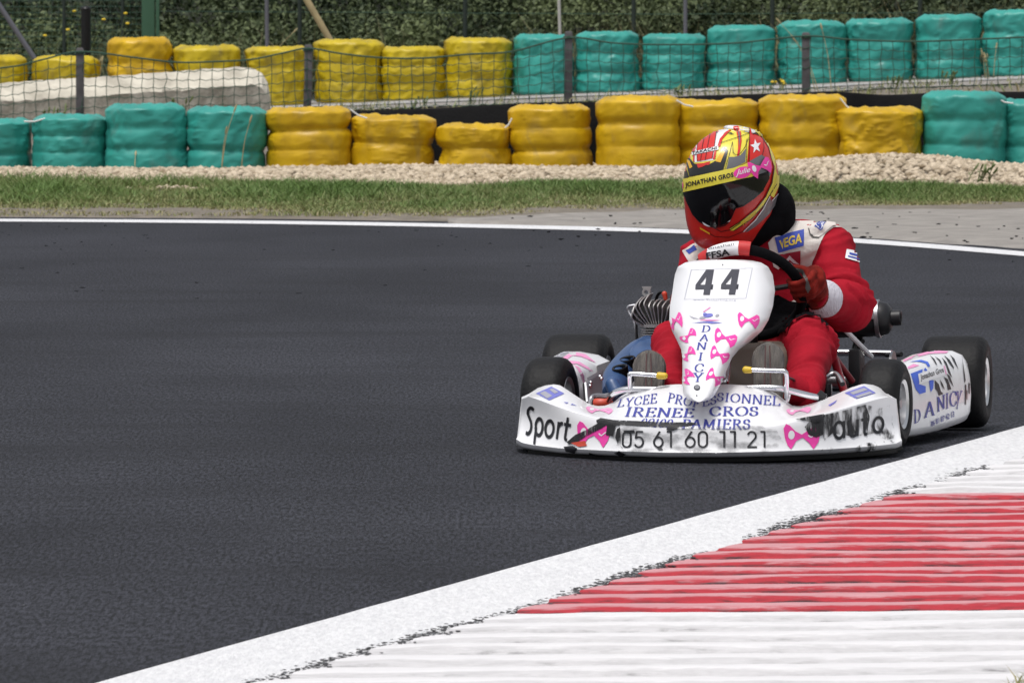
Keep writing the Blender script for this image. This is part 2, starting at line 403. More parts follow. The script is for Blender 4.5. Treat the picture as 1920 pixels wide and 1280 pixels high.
def asphalt_nodes():
    m = MATS['asphalt']; nt = m.node_tree; p = nt.nodes['Principled BSDF']; N = nt.nodes.new; K = nt.links.new
    tc = N('ShaderNodeTexCoord')
    def nz(scale, lo, hi, stretch=(1, 1, 1), detail=4, rough=.6):
        mp = N('ShaderNodeMapping'); mp.inputs['Scale'].default_value = stretch; n = N('ShaderNodeTexNoise'); n.inputs['Scale'].default_value = scale; n.inputs['Detail'].default_value = detail; n.inputs['Roughness'].default_value = rough
        r = N('ShaderNodeMapRange'); r.inputs[1].default_value = lo; r.inputs[2].default_value = hi
        K(tc.outputs['Object'], mp.inputs[0]); K(mp.outputs[0], n.inputs[0]); K(n.outputs[0], r.inputs[0]); return r.outputs[0], n.outputs[0]
    def mix(fac, a, b):
        x = N('ShaderNodeMix'); x.data_type = 'RGBA'; K(fac, x.inputs[0])
        for i, c in ((6, a), (7, b)):
            if isinstance(c, tuple): x.inputs[i].default_value = (*c, 1)
            else: K(c, x.inputs[i])
        return x.outputs[2]
    chip, raw = nz(105, .41, .60, (1, .14, 1), 3, .8)              # stone chips, showing drawn out at this low angle
    big, _ = nz(.9, .36, .66, (.7, .3, 1), 5)                     # broad worn and swept zones
    lane, _ = nz(2.6, .50, .70, (.14, .6, 1), 5)                  # faint rubbered streaks along the racing line
    spots, _ = nz(60, .68, .76, (1, .2, 1), 3)                    # pale chips
    c = mix(chip, (.0018, .0019, .0028), (.027, .028, .0375)); c = mix(big, c, mix(chip, (.006, .0062, .0085), (.050, .052, .066)))
    c = mix(spots, c, (.085, .088, .10)); 
    g = N('ShaderNodeMix'); g.data_type = 'RGBA'; g.inputs[7].default_value = (.010, .010, .013, 1); fm = N('ShaderNodeMath'); fm.operation = 'MULTIPLY'; fm.inputs[1].default_value = .45; fm.inputs[1].default_value = .6; K(lane, fm.inputs[0]); K(fm.outputs[0], g.inputs[0]); K(c, g.inputs[6])
    K(g.outputs[2], p.inputs['Base Color'])
    bp = N('ShaderNodeBump'); bp.inputs['Strength'].default_value = .6; bp.inputs['Distance'].default_value = .01; K(raw, bp.inputs['Height']); K(bp.outputs[0], p.inputs['Normal'])
asphalt_nodes()

def kerb_nodes(name, base, worn, lo, hi, g_lo, g_hi, g_t):
    """painted ribs: attribute rnd runs 0..1 over each rib; paint is scraped off its crown and shade and grime are painted dark in its foot"""
    m = mat(name, base, .75, spec=.25); nt = m.node_tree; p = nt.nodes['Principled BSDF']; N = nt.nodes.new; K = nt.links.new
    tc = N('ShaderNodeTexCoord'); at = N('ShaderNodeAttribute'); at.attribute_name = 'rnd'
    def nz(scale, stretch, detail=6):
        mp = N('ShaderNodeMapping'); mp.inputs['Scale'].default_value = stretch; n = N('ShaderNodeTexNoise'); n.inputs['Scale'].default_value = scale; n.inputs['Detail'].default_value = detail; n.inputs['Roughness'].default_value = .65
        K(tc.outputs['Object'], mp.inputs[0]); K(mp.outputs[0], n.inputs[0]); return n.outputs[0]
    def mth(op, a, b):
        x = N('ShaderNodeMath'); x.operation = op
        for i, c in ((0, a), (1, b)):
            if isinstance(c, (int, float)): x.inputs[i].default_value = c
            else: K(c, x.inputs[i])
        return x.outputs[0]
    def rng_(v, a, b):
        r = N('ShaderNodeMapRange'); r.interpolation_type = 'SMOOTHSTEP'; r.inputs[1].default_value = a; r.inputs[2].default_value = b; K(v, r.inputs[0]); return r.outputs[0]
    def mix(f, a, b):
        x = N('ShaderNodeMix'); x.data_type = 'RGBA'; K(f, x.inputs[0])
        for i, c in ((6, a), (7, b)):
            if isinstance(c, tuple): x.inputs[i].default_value = (*c, 1)
            else: K(c, x.inputs[i])
        return x.outputs[2]
    n1 = nz(5, (.7, 3, 1)); n2 = nz(30, (.6, 2, 1)); n3 = nz(9, (.5, 4, 1))
    t = mth('ADD', at.outputs['Fac'], mth('MULTIPLY', mth('SUBTRACT', n1, .5), .35)); t = mth('ADD', t, mth('MULTIPLY', mth('SUBTRACT', n2, .5), .25))
    crown = mth('MULTIPLY', rng_(t, lo, lo + .10), mth('SUBTRACT', 1.0, rng_(t, hi, hi + .18)))
    crown = mth('MULTIPLY', crown, mth('ADD', .45, mth('MULTIPLY', n3, .8)))
    foot = mth('MULTIPLY', mth('SUBTRACT', 1.0, rng_(at.outputs['Fac'], g_t * .4, g_t)), rng_(mth('ADD', mth('MULTIPLY', n3, .6), mth('MULTIPLY', n2, .4)), g_lo, g_hi))  # dark line painted for the shade between ribs, broken up by grime
    shade = mix(rng_(n2, .3, .75), base, tuple(c * .78 for c in base))
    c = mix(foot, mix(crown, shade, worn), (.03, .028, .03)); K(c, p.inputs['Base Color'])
    bp = N('ShaderNodeBump'); bp.inputs['Strength'].default_value = .5; bp.inputs['Distance'].default_value = .008; K(n2, bp.inputs['Height']); K(bp.outputs[0], p.inputs['Normal'])
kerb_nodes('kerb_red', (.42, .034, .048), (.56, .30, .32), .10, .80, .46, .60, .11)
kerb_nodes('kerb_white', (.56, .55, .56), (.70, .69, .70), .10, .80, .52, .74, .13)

def wrap_nodes(name):
    """plastic film: creases pulled tight over the tyres and patches of dust"""
    m = MATS[name]; nt = m.node_tree; p = nt.nodes['Principled BSDF']; N = nt.nodes.new; K = nt.links.new
    tc = N('ShaderNodeTexCoord'); oi = N('ShaderNodeObjectInfo'); ad = N('ShaderNodeVectorMath'); ad.operation = 'ADD'; sc = N('ShaderNodeVectorMath'); sc.operation = 'SCALE'
    K(oi.outputs['Location'], sc.inputs[0]); sc.inputs['Scale'].default_value = 3.7; K(tc.outputs['Object'], ad.inputs[0]); K(sc.outputs[0], ad.inputs[1])
    def nz(kind, scale, detail, stretch=(1, 1, 1)):
        mp = N('ShaderNodeMapping'); mp.inputs['Scale'].default_value = stretch; K(ad.outputs[0], mp.inputs[0])
        n = N('ShaderNodeTexNoise'); n.noise_type = kind; n.inputs['Scale'].default_value = scale; n.inputs['Detail'].default_value = detail; n.inputs['Distortion'].default_value = .6; K(mp.outputs[0], n.inputs[0]); return n.outputs[0]
    r = nz('RIDGED_MULTIFRACTAL', 2.6, 3, (1, 1, 1.5)); f = nz('FBM', 3.0, 5)
    mr = N('ShaderNodeMapRange'); mr.inputs[1].default_value = .42; mr.inputs[2].default_value = .62; K(f, mr.inputs[0])
    mu = N('ShaderNodeMath'); mu.operation = 'MULTIPLY'; K(r, mu.inputs[0]); K(mr.outputs[0], mu.inputs[1])
    bp = N('ShaderNodeBump'); bp.inputs['Strength'].default_value = .34; bp.inputs['Distance'].default_value = .05; K(mu.outputs[0], bp.inputs['Height']); K(bp.outputs[0], p.inputs['Normal'])
    d = nz('FBM', 5.5, 7, (1, 1, .7)); md = N('ShaderNodeMapRange'); md.inputs[1].default_value = .56; md.inputs[2].default_value = .80; md.inputs[4].default_value = .55; K(d, md.inputs[0])
    src = p.inputs['Base Color'].links[0].from_socket; mx = N('ShaderNodeMix'); mx.data_type = 'RGBA'; K(md.outputs[0], mx.inputs[0]); K(src, mx.inputs[6]); mx.inputs[7].default_value = (.11, .10, .085, 1); K(mx.outputs[2], p.inputs['Base Color'])
for w_ in ('yellow_wrap', 'faded_yellow_wrap', 'teal_wrap'): wrap_nodes(w_)

def cloth_folds(name, scale, strength):
    m = MATS[name]; nt = m.node_tree; p = nt.nodes['Principled BSDF']; N = nt.nodes.new; K = nt.links.new
    tc = N('ShaderNodeTexCoord'); n = N('ShaderNodeTexNoise'); n.noise_type = 'RIDGED_MULTIFRACTAL'; n.inputs['Scale'].default_value = scale; n.inputs['Detail'].default_value = 2; n.inputs['Distortion'].default_value = .8
    f = N('ShaderNodeTexNoise'); f.inputs['Scale'].default_value = 140; f.inputs['Detail'].default_value = 2
    K(tc.outputs['Object'], n.inputs[0]); K(tc.outputs['Object'], f.inputs[0])
    b1 = N('ShaderNodeBump'); b1.inputs['Strength'].default_value = strength; b1.inputs['Distance'].default_value = .018; K(n.outputs[0], b1.inputs['Height'])
    b2 = N('ShaderNodeBump'); b2.inputs['Strength'].default_value = .25; b2.inputs['Distance'].default_value = .004; K(f.outputs[0], b2.inputs['Height']); K(b1.outputs[0], b2.inputs['Normal']); K(b2.outputs[0], p.inputs['Normal'])
cloth_folds('suit_red', 5.5, .55); cloth_folds('glove_red', 16, .4)

# ================================================================== THE PLACE
rng = np.random.default_rng(44); random.seed(44)
def smooth01(a, b, t):
    t = min(max((t - a) / (b - a), 0), 1); return t * t * (3 - 2 * t)
EDGE = [(-14, 41.6)] + [(p.x, p.y) for p in (G(x, y) for x, y in ((0, 407), (500, 410), (1000, 418), (1300, 426), (1600, 442), (1920, 466)))] + [(5.6, 32.5), (8.0, 28.5)]
def edge_y(x): return interp(x, [e[0] for e in EDGE], [e[1] for e in EDGE])
def bank_base(x): return .35 + .04 * max(min(x, 8), -8)     # the raised strip behind the first tyre wall
def ground_h(x, y):
    z = -.035 + .045 * smooth01(-.2, .5, y - edge_y(x))
    z += .008 * smooth01(46.5, 49.5, y) + (bank_base(x) - .02) * smooth01(52.8, 57, y)
    z += 6.0 * smooth01(70.5, 92, y) + .012 * noise.noise((x * 1.3, y * .9, 0)) * smooth01(.3, 2, y - edge_y(x))
    return z
# ground sheet: dense where it shows, reaching far out
gx = np.concatenate([[-900, -300, -100, -40, -20], np.linspace(-12, 12, 81), [20, 40, 100, 300, 900]])
gy = np.concatenate([[-600, -100, -20, 0, 10, 20, 28], np.linspace(30, 95, 131), [130, 250, 600, 1500]])
V = [(x, y, ground_h(x, y)) for y in gy for x in gx]; nx = len(gx)
Fq = [(j * nx + i, j * nx + i + 1, (j + 1) * nx + i + 1, (j + 1) * nx + i) for j in range(len(gy) - 1) for i in range(nx - 1)]
tag(MB().add(V, Fq).build('ground', MATS['soil'], smooth=180), kind='structure')

# the bank under the shrubs
bxs = np.linspace(-14, 14, 57)
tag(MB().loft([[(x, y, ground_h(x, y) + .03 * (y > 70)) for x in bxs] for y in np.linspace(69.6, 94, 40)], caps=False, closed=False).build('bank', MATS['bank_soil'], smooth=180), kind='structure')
# track
xs = list(np.linspace(-14, 8, 90))
tr = MB(); n = len(xs)
rows = [[(x, 2.0, 0) for x in xs], [(x, 15.0, 0) for x in xs]] + [[(x, 15 + (edge_y(x) + .05 * noise.noise((x * 3, 0, 0)) - 15) * k / 8, 0) for x in xs] for k in range(1, 9)]
rows[-1] = [(p[0], p[1], 0) for p in rows[-1]]; rows.append([(p[0], p[1] + .05, -.06) for p in rows[-1]])
tr.loft(rows, caps=False, closed=False)
tag(tr.build('track', MATS['asphalt'], smooth=30), kind='structure')
def strip(name, left, right, z, m, sub=6):
    a = catmull([(p[0], p[1], z) for p in left], sub); b = catmull([(p[0], p[1], z) for p in right], sub)
    return tag(MB().loft([a, b], caps=False, closed=False).build(name, m, smooth=0), kind='structure')
line_px = [(-500, 412), (0, 414), (500, 418), (1000, 427), (1300, 436), (1600, 452), (1920, 477), (2200, 505)]
strip('edge_line', [G(x, y - 2.6 - max(x, 0) / 1920 * 1.5) for x, y in line_px], [G(x, y + 2.4 + max(x, 0) / 1920 * 2) for x, y in line_px], .004, MATS['white_paint'])
# bare ground beside the far edge
dp_top = [(840, 412), (960, 404), (1080, 398), (1250, 393), (1500, 390), (1920, 387), (2300, 384)]
dp_bot = [(840, 415), (960, 418), (1080, 421), (1250, 425), (1500, 437), (1920, 466), (2300, 500)]
a = [G(x, y, .02) for x, y in dp_top]; b = [G(x, y, .012) for x, y in dp_bot]
rws = []
for k in range(13):
    rws.append([Vector(p).lerp(q, k / 12) + Vector((0, .10 * noise.noise((i * .9, k * 2, 3)) if k in (0, 12) else 0, .012 * noise.noise((p[0] * 4, k * .8, 1)) + .004 - (.03 if k in (0, 12) else 0))) for i, (p, q) in enumerate(zip(catmull(a, 9), catmull(b, 9)))])
tag(MB().loft(rws, caps=False, closed=False).build('dirt_verge', MATS['dirt'], smooth=180), kind='structure')

# kerb: broad white line, then blocks of ribs painted red and white
kl_px = [(60, 1318), (190, 1280), (1920, 800), (2300, 694)]
kr_px = [(340, 1325), (520, 1280), (975, 1152), (1350, 1036), (1690, 931), (1920, 862), (2300, 745)]
KL = [G(*p) for p in kl_px]; KR = [G(*p) for p in kr_px]
def kl(y): return interp(y, [p.y for p in KL], [p.x for p in KL])
def kr(y): return interp(y, [p.y for p in KR], [p.x for p in KR])
yy = np.linspace(11.8, 26, 60)
lw = MB().loft([[(kl(y) + .006 * noise.noise((y * 6, 0, 0)), y, .004) for y in yy], [(kr(y) + .03 + .02 * noise.noise((y * 9, 5, 0)), y, .005) for y in yy]], caps=False, closed=False)
tag(lw.build('kerb_line', MATS['white_paint'], smooth=0), kind='structure')
# worn, blackened joint between line and ribs
V, Fq = [], []
for k in range(6500):
    y = rng.uniform(12.2, 20.5); dense = max(0.0, noise.noise((y * 1.3, 3, 0)) * 1.4 + .22)
    if rng.random() > dense * 1.5: continue
    x = kr(y) + rng.normal(-.012, .012 + .02 * min(dense, 1)); r = rng.uniform(.0015, .0075); b = len(V); a0 = rng.uniform(0, 6)
    V += [(x + r * math.cos(a0 + t), y + r * 2.6 * math.sin(a0 + t), .0105 + .0003 * (k % 5)) for t in (0, 1.6, 3.1, 4.7)]; Fq.append((b, b + 1, b + 2, b + 3))
tag(big_mesh('worn_joint', V, Fq, MATS['grime'], k=4), kind='stuff')
kerb = empty('kerb', loc=(0, 0, 0)); kerb['kind'] = 'structure'
Y_R0, Y_R1 = G(960, 1155).y, G(960, 931).y               # the red block lies between these
PITCH_R = (Y_R1 - Y_R0) / 15
def kerb_right(y): return kr(y) + 1.56
edges_y = [Y_R0 + k * PITCH_R for k in range(-11, 44)]
for y0 in edges_y:
    y1 = y0 + PITCH_R; c = (y0 + y1) / 2
    red = Y_R0 - .01 < c < Y_R1 or Y_R1 + 3.4 < c < Y_R1 + 6.9
    prof = [(0.0, -.006), (.02, -.001), (.05, .001), (.10, .0065), (.15, .0105), (.20, .0118), (.30, .012), (.42, .0112), (.58, .009), (.78, .005), (.95, .001), (.99, -.003)]
    rb = MB(); rows = []
    for t, z in prof:
        row = []
        for s in np.linspace(0, 1, 110):
            y = y0 + t * PITCH_R * .998; xl = kr(y) + .008 * noise.noise((y * 30, s, 0)); xr = kerb_right(y)
            x = xl + (xr - xl) * s; fade = smooth01(0, .16, x - xl)
            wob = .022 * noise.noise((x * 1.6, y0 * 7, 0)) + .010 * noise.noise((x * 9, y0 * 5, 4))
            row.append((x, y + (wob if 0 < t < .98 else 0), z * (.45 + .55 * fade) * (1 + .5 * noise.noise((x * 2.2, y0 * 4, 6))) + .012 * s * s + .0012 * noise.noise((x * 9, y * 30, 2)) + .008))
        rows.append(row)
    rb.loft(rows, caps=False, closed=False)
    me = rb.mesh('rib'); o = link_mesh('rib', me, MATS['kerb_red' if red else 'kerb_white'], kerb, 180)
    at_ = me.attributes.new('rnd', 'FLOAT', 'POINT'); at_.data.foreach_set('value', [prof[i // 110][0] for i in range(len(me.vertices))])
# grass side of the kerb
vg = MB().loft([[(kerb_right(y) + .0 + .05 * noise.noise((y * 3, 1, 1)) - .06, y, .018) for y in yy], [(kerb_right(y) + .3, y, .05) for y in yy], [(kerb_right(y) + 9, y, .07) for y in yy]], caps=False, closed=False)
tag(vg.build('kerb_verge', MATS['verge'], smooth=180), kind='structure')
g0 = MB().loft([[(x, y, .012 + ground_h(x, y) + .01) for x in np.linspace(-12, 12, 90)] for y in np.linspace(39.0, 49.0, 50)], caps=False, closed=False)
# ------------------------------------------------------------------ grass: blades as one mass
def blades(name, pts, hmin, hmax, dry, m='grass', wid=.004):
    n_ = len(pts); P = np.asarray(pts, np.float64); ang = rng.uniform(0, 6.283, n_); h = rng.uniform(hmin, hmax, n_) * np.asarray([p[3] for p in pts])
    P = P[:, :3]; lean = rng.normal(0, .6, (n_, 2)) * h[:, None]
    d = np.stack([np.cos(ang), np.sin(ang), np.zeros(n_)], 1) * (wid * rng.uniform(.7, 1.5, n_))[:, None]
    mid = P + np.concatenate([lean * .35, (h * .6)[:, None]], 1); tip = P + np.concatenate([lean, h[:, None]], 1)
    V_ = np.stack([P - d, P + d, mid + d * .8, mid - d * .8, tip], 1).reshape(-1, 3)
    b_ = np.arange(n_)[:, None] * 5
    T = np.concatenate([b_ + [0, 1, 2], b_ + [0, 2, 3], b_ + [3, 2, 4]], 0)
    rv = np.clip(rng.normal(np.asarray(dry), .17), 0, 1)
    return tag(big_mesh(name, V_, T, MATS[m], np.repeat(rv, 5)), kind='stuff')
top_g = [(-400, 352), (0, 351), (300, 351), (600, 356), (800, 359), (1100, 359), (1250, 355), (1480, 350), (1600, 362), (1920, 365), (2300, 365)]
bot_g = [(-400, 404), (0, 405), (500, 406), (820, 410), (930, 407), (1060, 399), (1250, 393), (1500, 390), (1920, 388), (2300, 386)]
pts, dry = [], []
while len(pts) < 150000:
    px = rng.uniform(-330, 2250); f = rng.random()
    yt = interp(px, [p[0] for p in top_g], [p[1] for p in top_g]); yb = interp(px, [p[0] for p in bot_g], [p[1] for p in bot_g])
    Yt, Yb = G(0, yt).y, G(0, yb).y; Yc = Yb + (Yt - Yb) * f; X = (px - 960) / F_PX * Yc
    c = noise.noise((X * 1.1, Yc * .7, 0)) + .5 * noise.noise((X * 3.1, Yc * 2, 5))
    near = 1 - smooth01(0, .45, f)                              # shorter, patchier and drier next to the track
    if rng.random() < near * .60 + (.75 if c < -.30 else 0) + (.22 if near > .5 and c < .0 else 0): continue
    tall = (.3 + .85 * smooth01(.1, .85, f)) * (1 + .8 * c)
    pts.append((X, Yc, ground_h(X, Yc) - .005, max(tall, .2))); dry.append(.22 + .46 * near - .50 * c - .12 * smooth01(.55, .9, f))
blades('grass', pts, .03, .085, dry, wid=.0032)
pts, dry = [], []
for k in range(5000):
    y = rng.uniform(12.2, 15.5); x = kerb_right(y) + abs(rng.normal(0, .35)) - .03
    pts.append((x, y, .015, 1)); dry.append(.65)
blades('kerb_grass', pts, .02, .06, dry, wid=.002)
# ------------------------------------------------------------------ gravel bank in front of the tyres
def gravel_h(x, y):
    crest = .012 + .022 * smooth01(-3, 1, x) + .02 * noise.noise((x * .55, 0, 9)) + .07 * math.exp(-((x - 2.75) / .75) ** 2)
    return ground_h(x, y) + crest * smooth01(46.4, 50.2, y) * (1 - .3 * smooth01(50.6, 52.0, y))
gys = np.linspace(46.3, 52.6, 30); gxs = np.linspace(-6.2, 6.2, 120)
tag(MB().loft([[(x, y, gravel_h(x, y) - .02) for x in gxs] for y in gys], caps=False, closed=False).build('gravel_bed', MATS['soil'], smooth=180), kind='structure')
ico = bmesh.new(); bmesh.ops.create_icosphere(ico, subdivisions=1, radius=1); ico.verts.ensure_lookup_table()
IV = np.array([v.co[:] for v in ico.verts]); IF = np.array([[v.index for v in f.verts] for f in ico.faces]); ico.free()
pts = []
while len(pts) < 21000:
    X = rng.uniform(-5.8, 5.8); px = 960 + X / 49 * F_PX
    yt = interp(px, [p[0] for p in top_g], [p[1] for p in top_g]); Y0 = G(0, yt + 8).y
    Yc = Y0 + (52.2 - Y0) * rng.random() ** .8
    if Yc < Y0 + .9 and rng.random() < .55: continue
    pts.append((X, Yc, gravel_h(X, Yc)))
P = np.array(pts); ns = len(P); sc_ = rng.uniform(.012, .032, ns)[:, None] * np.stack([rng.uniform(.8, 1.4, ns), rng.uniform(.8, 1.3, ns), rng.uniform(.55, .95, ns)], 1)
th = rng.uniform(0, 6.28, ns); jit = rng.uniform(.78, 1.2, (ns, len(IV), 1)); S = IV[None] * jit * sc_[:, None]
R0 = np.stack([S[..., 0] * np.cos(th)[:, None] - S[..., 1] * np.sin(th)[:, None], S[..., 0] * np.sin(th)[:, None] + S[..., 1] * np.cos(th)[:, None], S[..., 2]], -1)
V = (R0 + P[:, None] + np.array([0, 0, .008])).reshape(-1, 3); T = (IF[None] + (np.arange(ns) * len(IV))[:, None, None]).reshape(-1, 3)
rv = np.clip(rng.normal(.30, .34, ns), 0, 1)
tag(big_mesh('gravel', V, T, MATS['stone'], np.repeat(rv, len(IV))), kind='stuff')
# crumbs of rubber and pebbles on the outer side of the track and the dirt
V, T = [], []; rv = []
for k in range(190):
    if k < 110: p = G(rng.uniform(-50, 1970), rng.choice([rng.uniform(418, 470), rng.uniform(418, 560)])); s_ = rng.uniform(.003, .008)
    else: p = G(rng.uniform(960, 2000), rng.uniform(398, 455), .02); s_ = rng.uniform(.004, .010); p.z = .022
    b = len(V); q = IV * rng.uniform(.6, 1.3, (12, 1)) * s_ * np.array([rng.uniform(1, 2.5), rng.uniform(1, 2), .6]); V += [tuple(r_ + np.array(p)) for r_ in q]; T += [tuple(f_ + b) for f_ in IF]
tag(big_mesh('rubber_crumbs', V, T, MATS['black_rubber']), kind='stuff')

# ------------------------------------------------------------------ wrapped tyre stacks
def stack_mesh(w, h, nb, seed, dent=0.0, crumple=.011, topdip=.02, flare=0.0, depth=.60):
    nz, na = 54, 84; rings = []
    rx, ry = w / 2, min(depth, w) / 2
    for i in range(nz + 1):
        t = i / nz; z = h * t
        ph = (t * nb) % 1.0 if t < 1 else 1.0
        k = round(t * nb); near_joint = abs(t * nb - k)
        jd = (.048 + .075 * noise.noise((seed, k * 3.1, 0))) if 0 < k < nb else 0.0
        lip = 1 - .15 * max(0, (t - .93) / .07) ** 2 - .05 * max(0, (.06 - t) / .06) ** 2
        tyre_i = min(int(t * nb), nb - 1)
        sh_x = .022 * noise.noise((seed * 3, tyre_i * 5.0, 1)); grow = 1 + .035 * noise.noise((seed, tyre_i * 7.0, 2)) + flare * (.5 - t)
        ring = []
        for j in range(na):
            a = 2 * math.pi * j / na; ca, sa = math.cos(a), math.sin(a)
            ex = .90
            x = rx * math.copysign(abs(ca) ** ex, ca); y = ry * math.copysign(abs(sa) ** ex, sa)
            q = Vector((ca * 1.4, sa * 1.4, z * 3.0))
            fold = noise.noise(q * 1.6 + Vector((seed * 9, 0, 0)))
            diag = abs(noise.noise(Vector((ca * 3 + z * 7 * math.copysign(1, fold), sa * 3, z * 5 + seed * 4))))
            pl_ = abs(noise.noise(Vector((ca * 4.2 - z * 9, sa * 4.2, z * 11 + seed * 2))))
            wr = crumple * (.9 * fold + 1.5 * (.22 - diag) + .9 * max(0, .16 - pl_) * max(0, .4 + 2 * fold) * 4)
            jj = jd * (1 + .9 * noise.noise((ca * 1.2, sa * 1.2, seed + k * 5))); g = (1 - jj * math.exp(-((near_joint + .03 * noise.noise((ca * 2, sa * 2, seed + 9))) / .20) ** 2)) * lip * grow
            dn = dent * max(0, fold + .2) * math.exp(-((t - .35) / .25) ** 2)
            zz = z + (.012 * noise.noise((ca * 2, sa * 2, seed)) + .010 * noise.noise((ca * 6, sa * 6, seed + 4))) * smooth01(.6, 1, t)
            ring.append((x * g + sh_x + ca * (wr - dn), y * g + sa * (wr - dn), zz))
        rings.append(ring)
    top = rings[-1]; c = Vector((0, 0, h))
    for k, (s, dz) in enumerate(((.93, .010), (.82, .013), (.66, .004), (.5, -topdip), (.25, -topdip * 1.6), (.02, -topdip * 1.8))):
        rings.append([(p[0] * s, p[1] * s, h + dz + (p[2] - h) * s + .012 * noise.noise((p[0] * 16 + k, p[1] * 16, seed)) * (1 if k < 5 else 0)) for p in top])
    return MB().loft(rings, caps=False)
def tyre_stack(x0, x1, ytop, ybot, Y, colour, nb, seed, label, group, tilt=0.0, zb=None, **kw):
    xm = (x0 + x1) / 2; s = F_PX / Y
    w = (x1 - x0) / s; zt = W(xm, ytop, Y).z; zb = W(xm, ybot, Y).z if zb is None else zb
    p = W(xm, ybot, Y)
    me = stack_mesh(w * .985, zt - zb, nb, seed, **kw).mesh('wrapped_tyre_stack')
    o = link_mesh('wrapped_tyre_stack', me, MATS[colour], None, 180)
    o.location = (p.x, Y, zb); o.rotation_euler = (0, math.radians(tilt), random.uniform(-.25, .25))
    tag(o, label, 'tyre stack', group)
    return o
ORD = ['first', 'second', 'third', 'fourth', 'fifth', 'sixth', 'seventh', 'eighth']
YF = 51.4
front = [  # x0, x1, top, colour, tyres, tilt, extras
 (-90, 60, 226, 't', 3, 0, {}), (60, 203, 218, 't', 3, 0, {}), (198, 353, 198, 't', 3, -1, {'flare': .06}), (347, 501, 204, 't', 3, .5, {}),
 (500, 663, 204, 'y', 3, -1.2, {'crumple': .007}), (658, 818, 219, 'y', 2, .6, {}), (820, 958, 236, 'y', 2, 1, {'dent': .05}), (955, 1110, 200, 'y', 3, -.5, {'crumple': .007}),
 (1117, 1278, 184, 'y', 3, -.6, {'crumple': .006}), (1258, 1428, 190, 'y', 3, -.8, {'crumple': .007}), (1422, 1588, 181, 'y', 3, -.5, {}), (1562, 1729, 204, 'y', 2, 0, {'crumple': .02}),
 (1726, 1888, 175, 't', 3, .4, {'crumple': .008}), (1868, 2030, 190, 't', 3, 0, {})]
lab_front = ['low teal wrapped tyre stack on gravel, fourth from the yellow stacks below the concrete block', 'teal wrapped tyre stack on gravel, third from the yellow stacks, below the concrete block',
 'tallest teal wrapped tyre stack on gravel below the concrete block, second from yellow', 'teal wrapped tyre stack on gravel under the block end, touching a yellow stack',
 'yellow wrapped tyre stack on gravel with a small black tear, touching a teal stack', 'squat yellow wrapped tyre stack on gravel, second from the concrete block', 'lowest yellow wrapped tyre stack on gravel, its side dented in',
 'yellow wrapped tyre stack on gravel just past the lowest, dented one', 'three-tyre yellow wrapped stack on gravel beside a black gap in the row', 'yellow wrapped tyre stack on gravel partly hidden behind the race helmet',
 'tall yellow wrapped tyre stack on gravel just past the helmet', 'low crumpled yellow wrapped tyre stack on gravel with loose folds, touching teal', 'tall teal wrapped tyre stack on gravel beside the crumpled yellow stack', 'teal wrapped tyre stack on gravel at the end beyond the tall teal one']
f_objs = []
for k, (x0, x1, yt, c, nb, tl, kw) in enumerate(front):
    yo = YF + (.12 if k in (0, 5, 9, 13) else 0) + .04 * math.sin(k * 2.1)
    f_objs.append(tyre_stack(x0, x1, yt, 325, yo, 'teal_wrap' if c == 't' else 'yellow_wrap', nb, 1.37 * k + .3, lab_front[k], 'wrapped tyre stacks along the gravel', tl, zb=ground_h((x0 + x1 - 1920) / 2 / F_PX * yo, yo) + .005, **kw))
YB = 66.0
rear = [(-75, 52, 106, 'f', 2), (60, 188, 108, 'f', 2), (202, 323, 73, 'y', 3), (327, 454, 88, 'f', 2), (461, 580, 90, 'f', 3), (589, 718, 77, 'f', 3), (712, 834, 90, 'f', 3), (833, 960, 74, 'f', 3),
 (961, 1075, 68, 't', 3), (1078, 1199, 62, 't', 3), (1203, 1324, 67, 't', 3), (1324, 1455, 51, 't', 3), (1458, 1588, 42, 't', 3), (1588, 1712, 38, 't', 3), (1715, 1839, 30, 't', 3), (1840, 1965, 22, 't', 3)]
ny = nt = 0
for k, (x0, x1, yt, c, nb) in enumerate(rear):
    xw = ((x0 + x1) / 2 - 960) / F_PX * YB
    if c == 't':
        lb = f'teal wrapped tyre stack behind the net, {ORD[nt]} from the yellow ones in the back row'; nt += 1
    else:
        lb = f'yellow wrapped tyre stack behind the net, {ORD[7 - ny]} from the teal ones in the back row'; ny += 1
    tyre_stack(x0, x1, yt, 200, YB, {'t': 'teal_wrap', 'y': 'yellow_wrap', 'f': 'faded_yellow_wrap'}[c], nb, 50 + 1.7 * k, lb, 'wrapped tyre stacks in the back row', random.uniform(-1, 1), zb=ground_h(xw, YB) + .005, crumple=.017, flare=random.uniform(-.03, .05))
# the cords that tie neighbouring stacks together
for (xa, ya, xb, yb, k) in ((656, 205, 688, 222, 4), (947, 240, 960, 222, 6), (1268, 188, 1300, 200, 8), (1575, 184, 1600, 209, 10), (1868, 184, 1900, 194, 12), (45, 228, 85, 222, 0)):
    p, q = W(xa, ya, YF - .18), W(xb, yb, YF - .18); o = f_objs[k]
    bpy.context.view_layer.update(); Mi = o.matrix_world.inverted()
    MB().tube([Mi @ p, Mi @ (p.lerp(q, .5) - Vector((0, 0, .012))), Mi @ q], .006, 6).build('tie_cord', MATS['cord'], o)
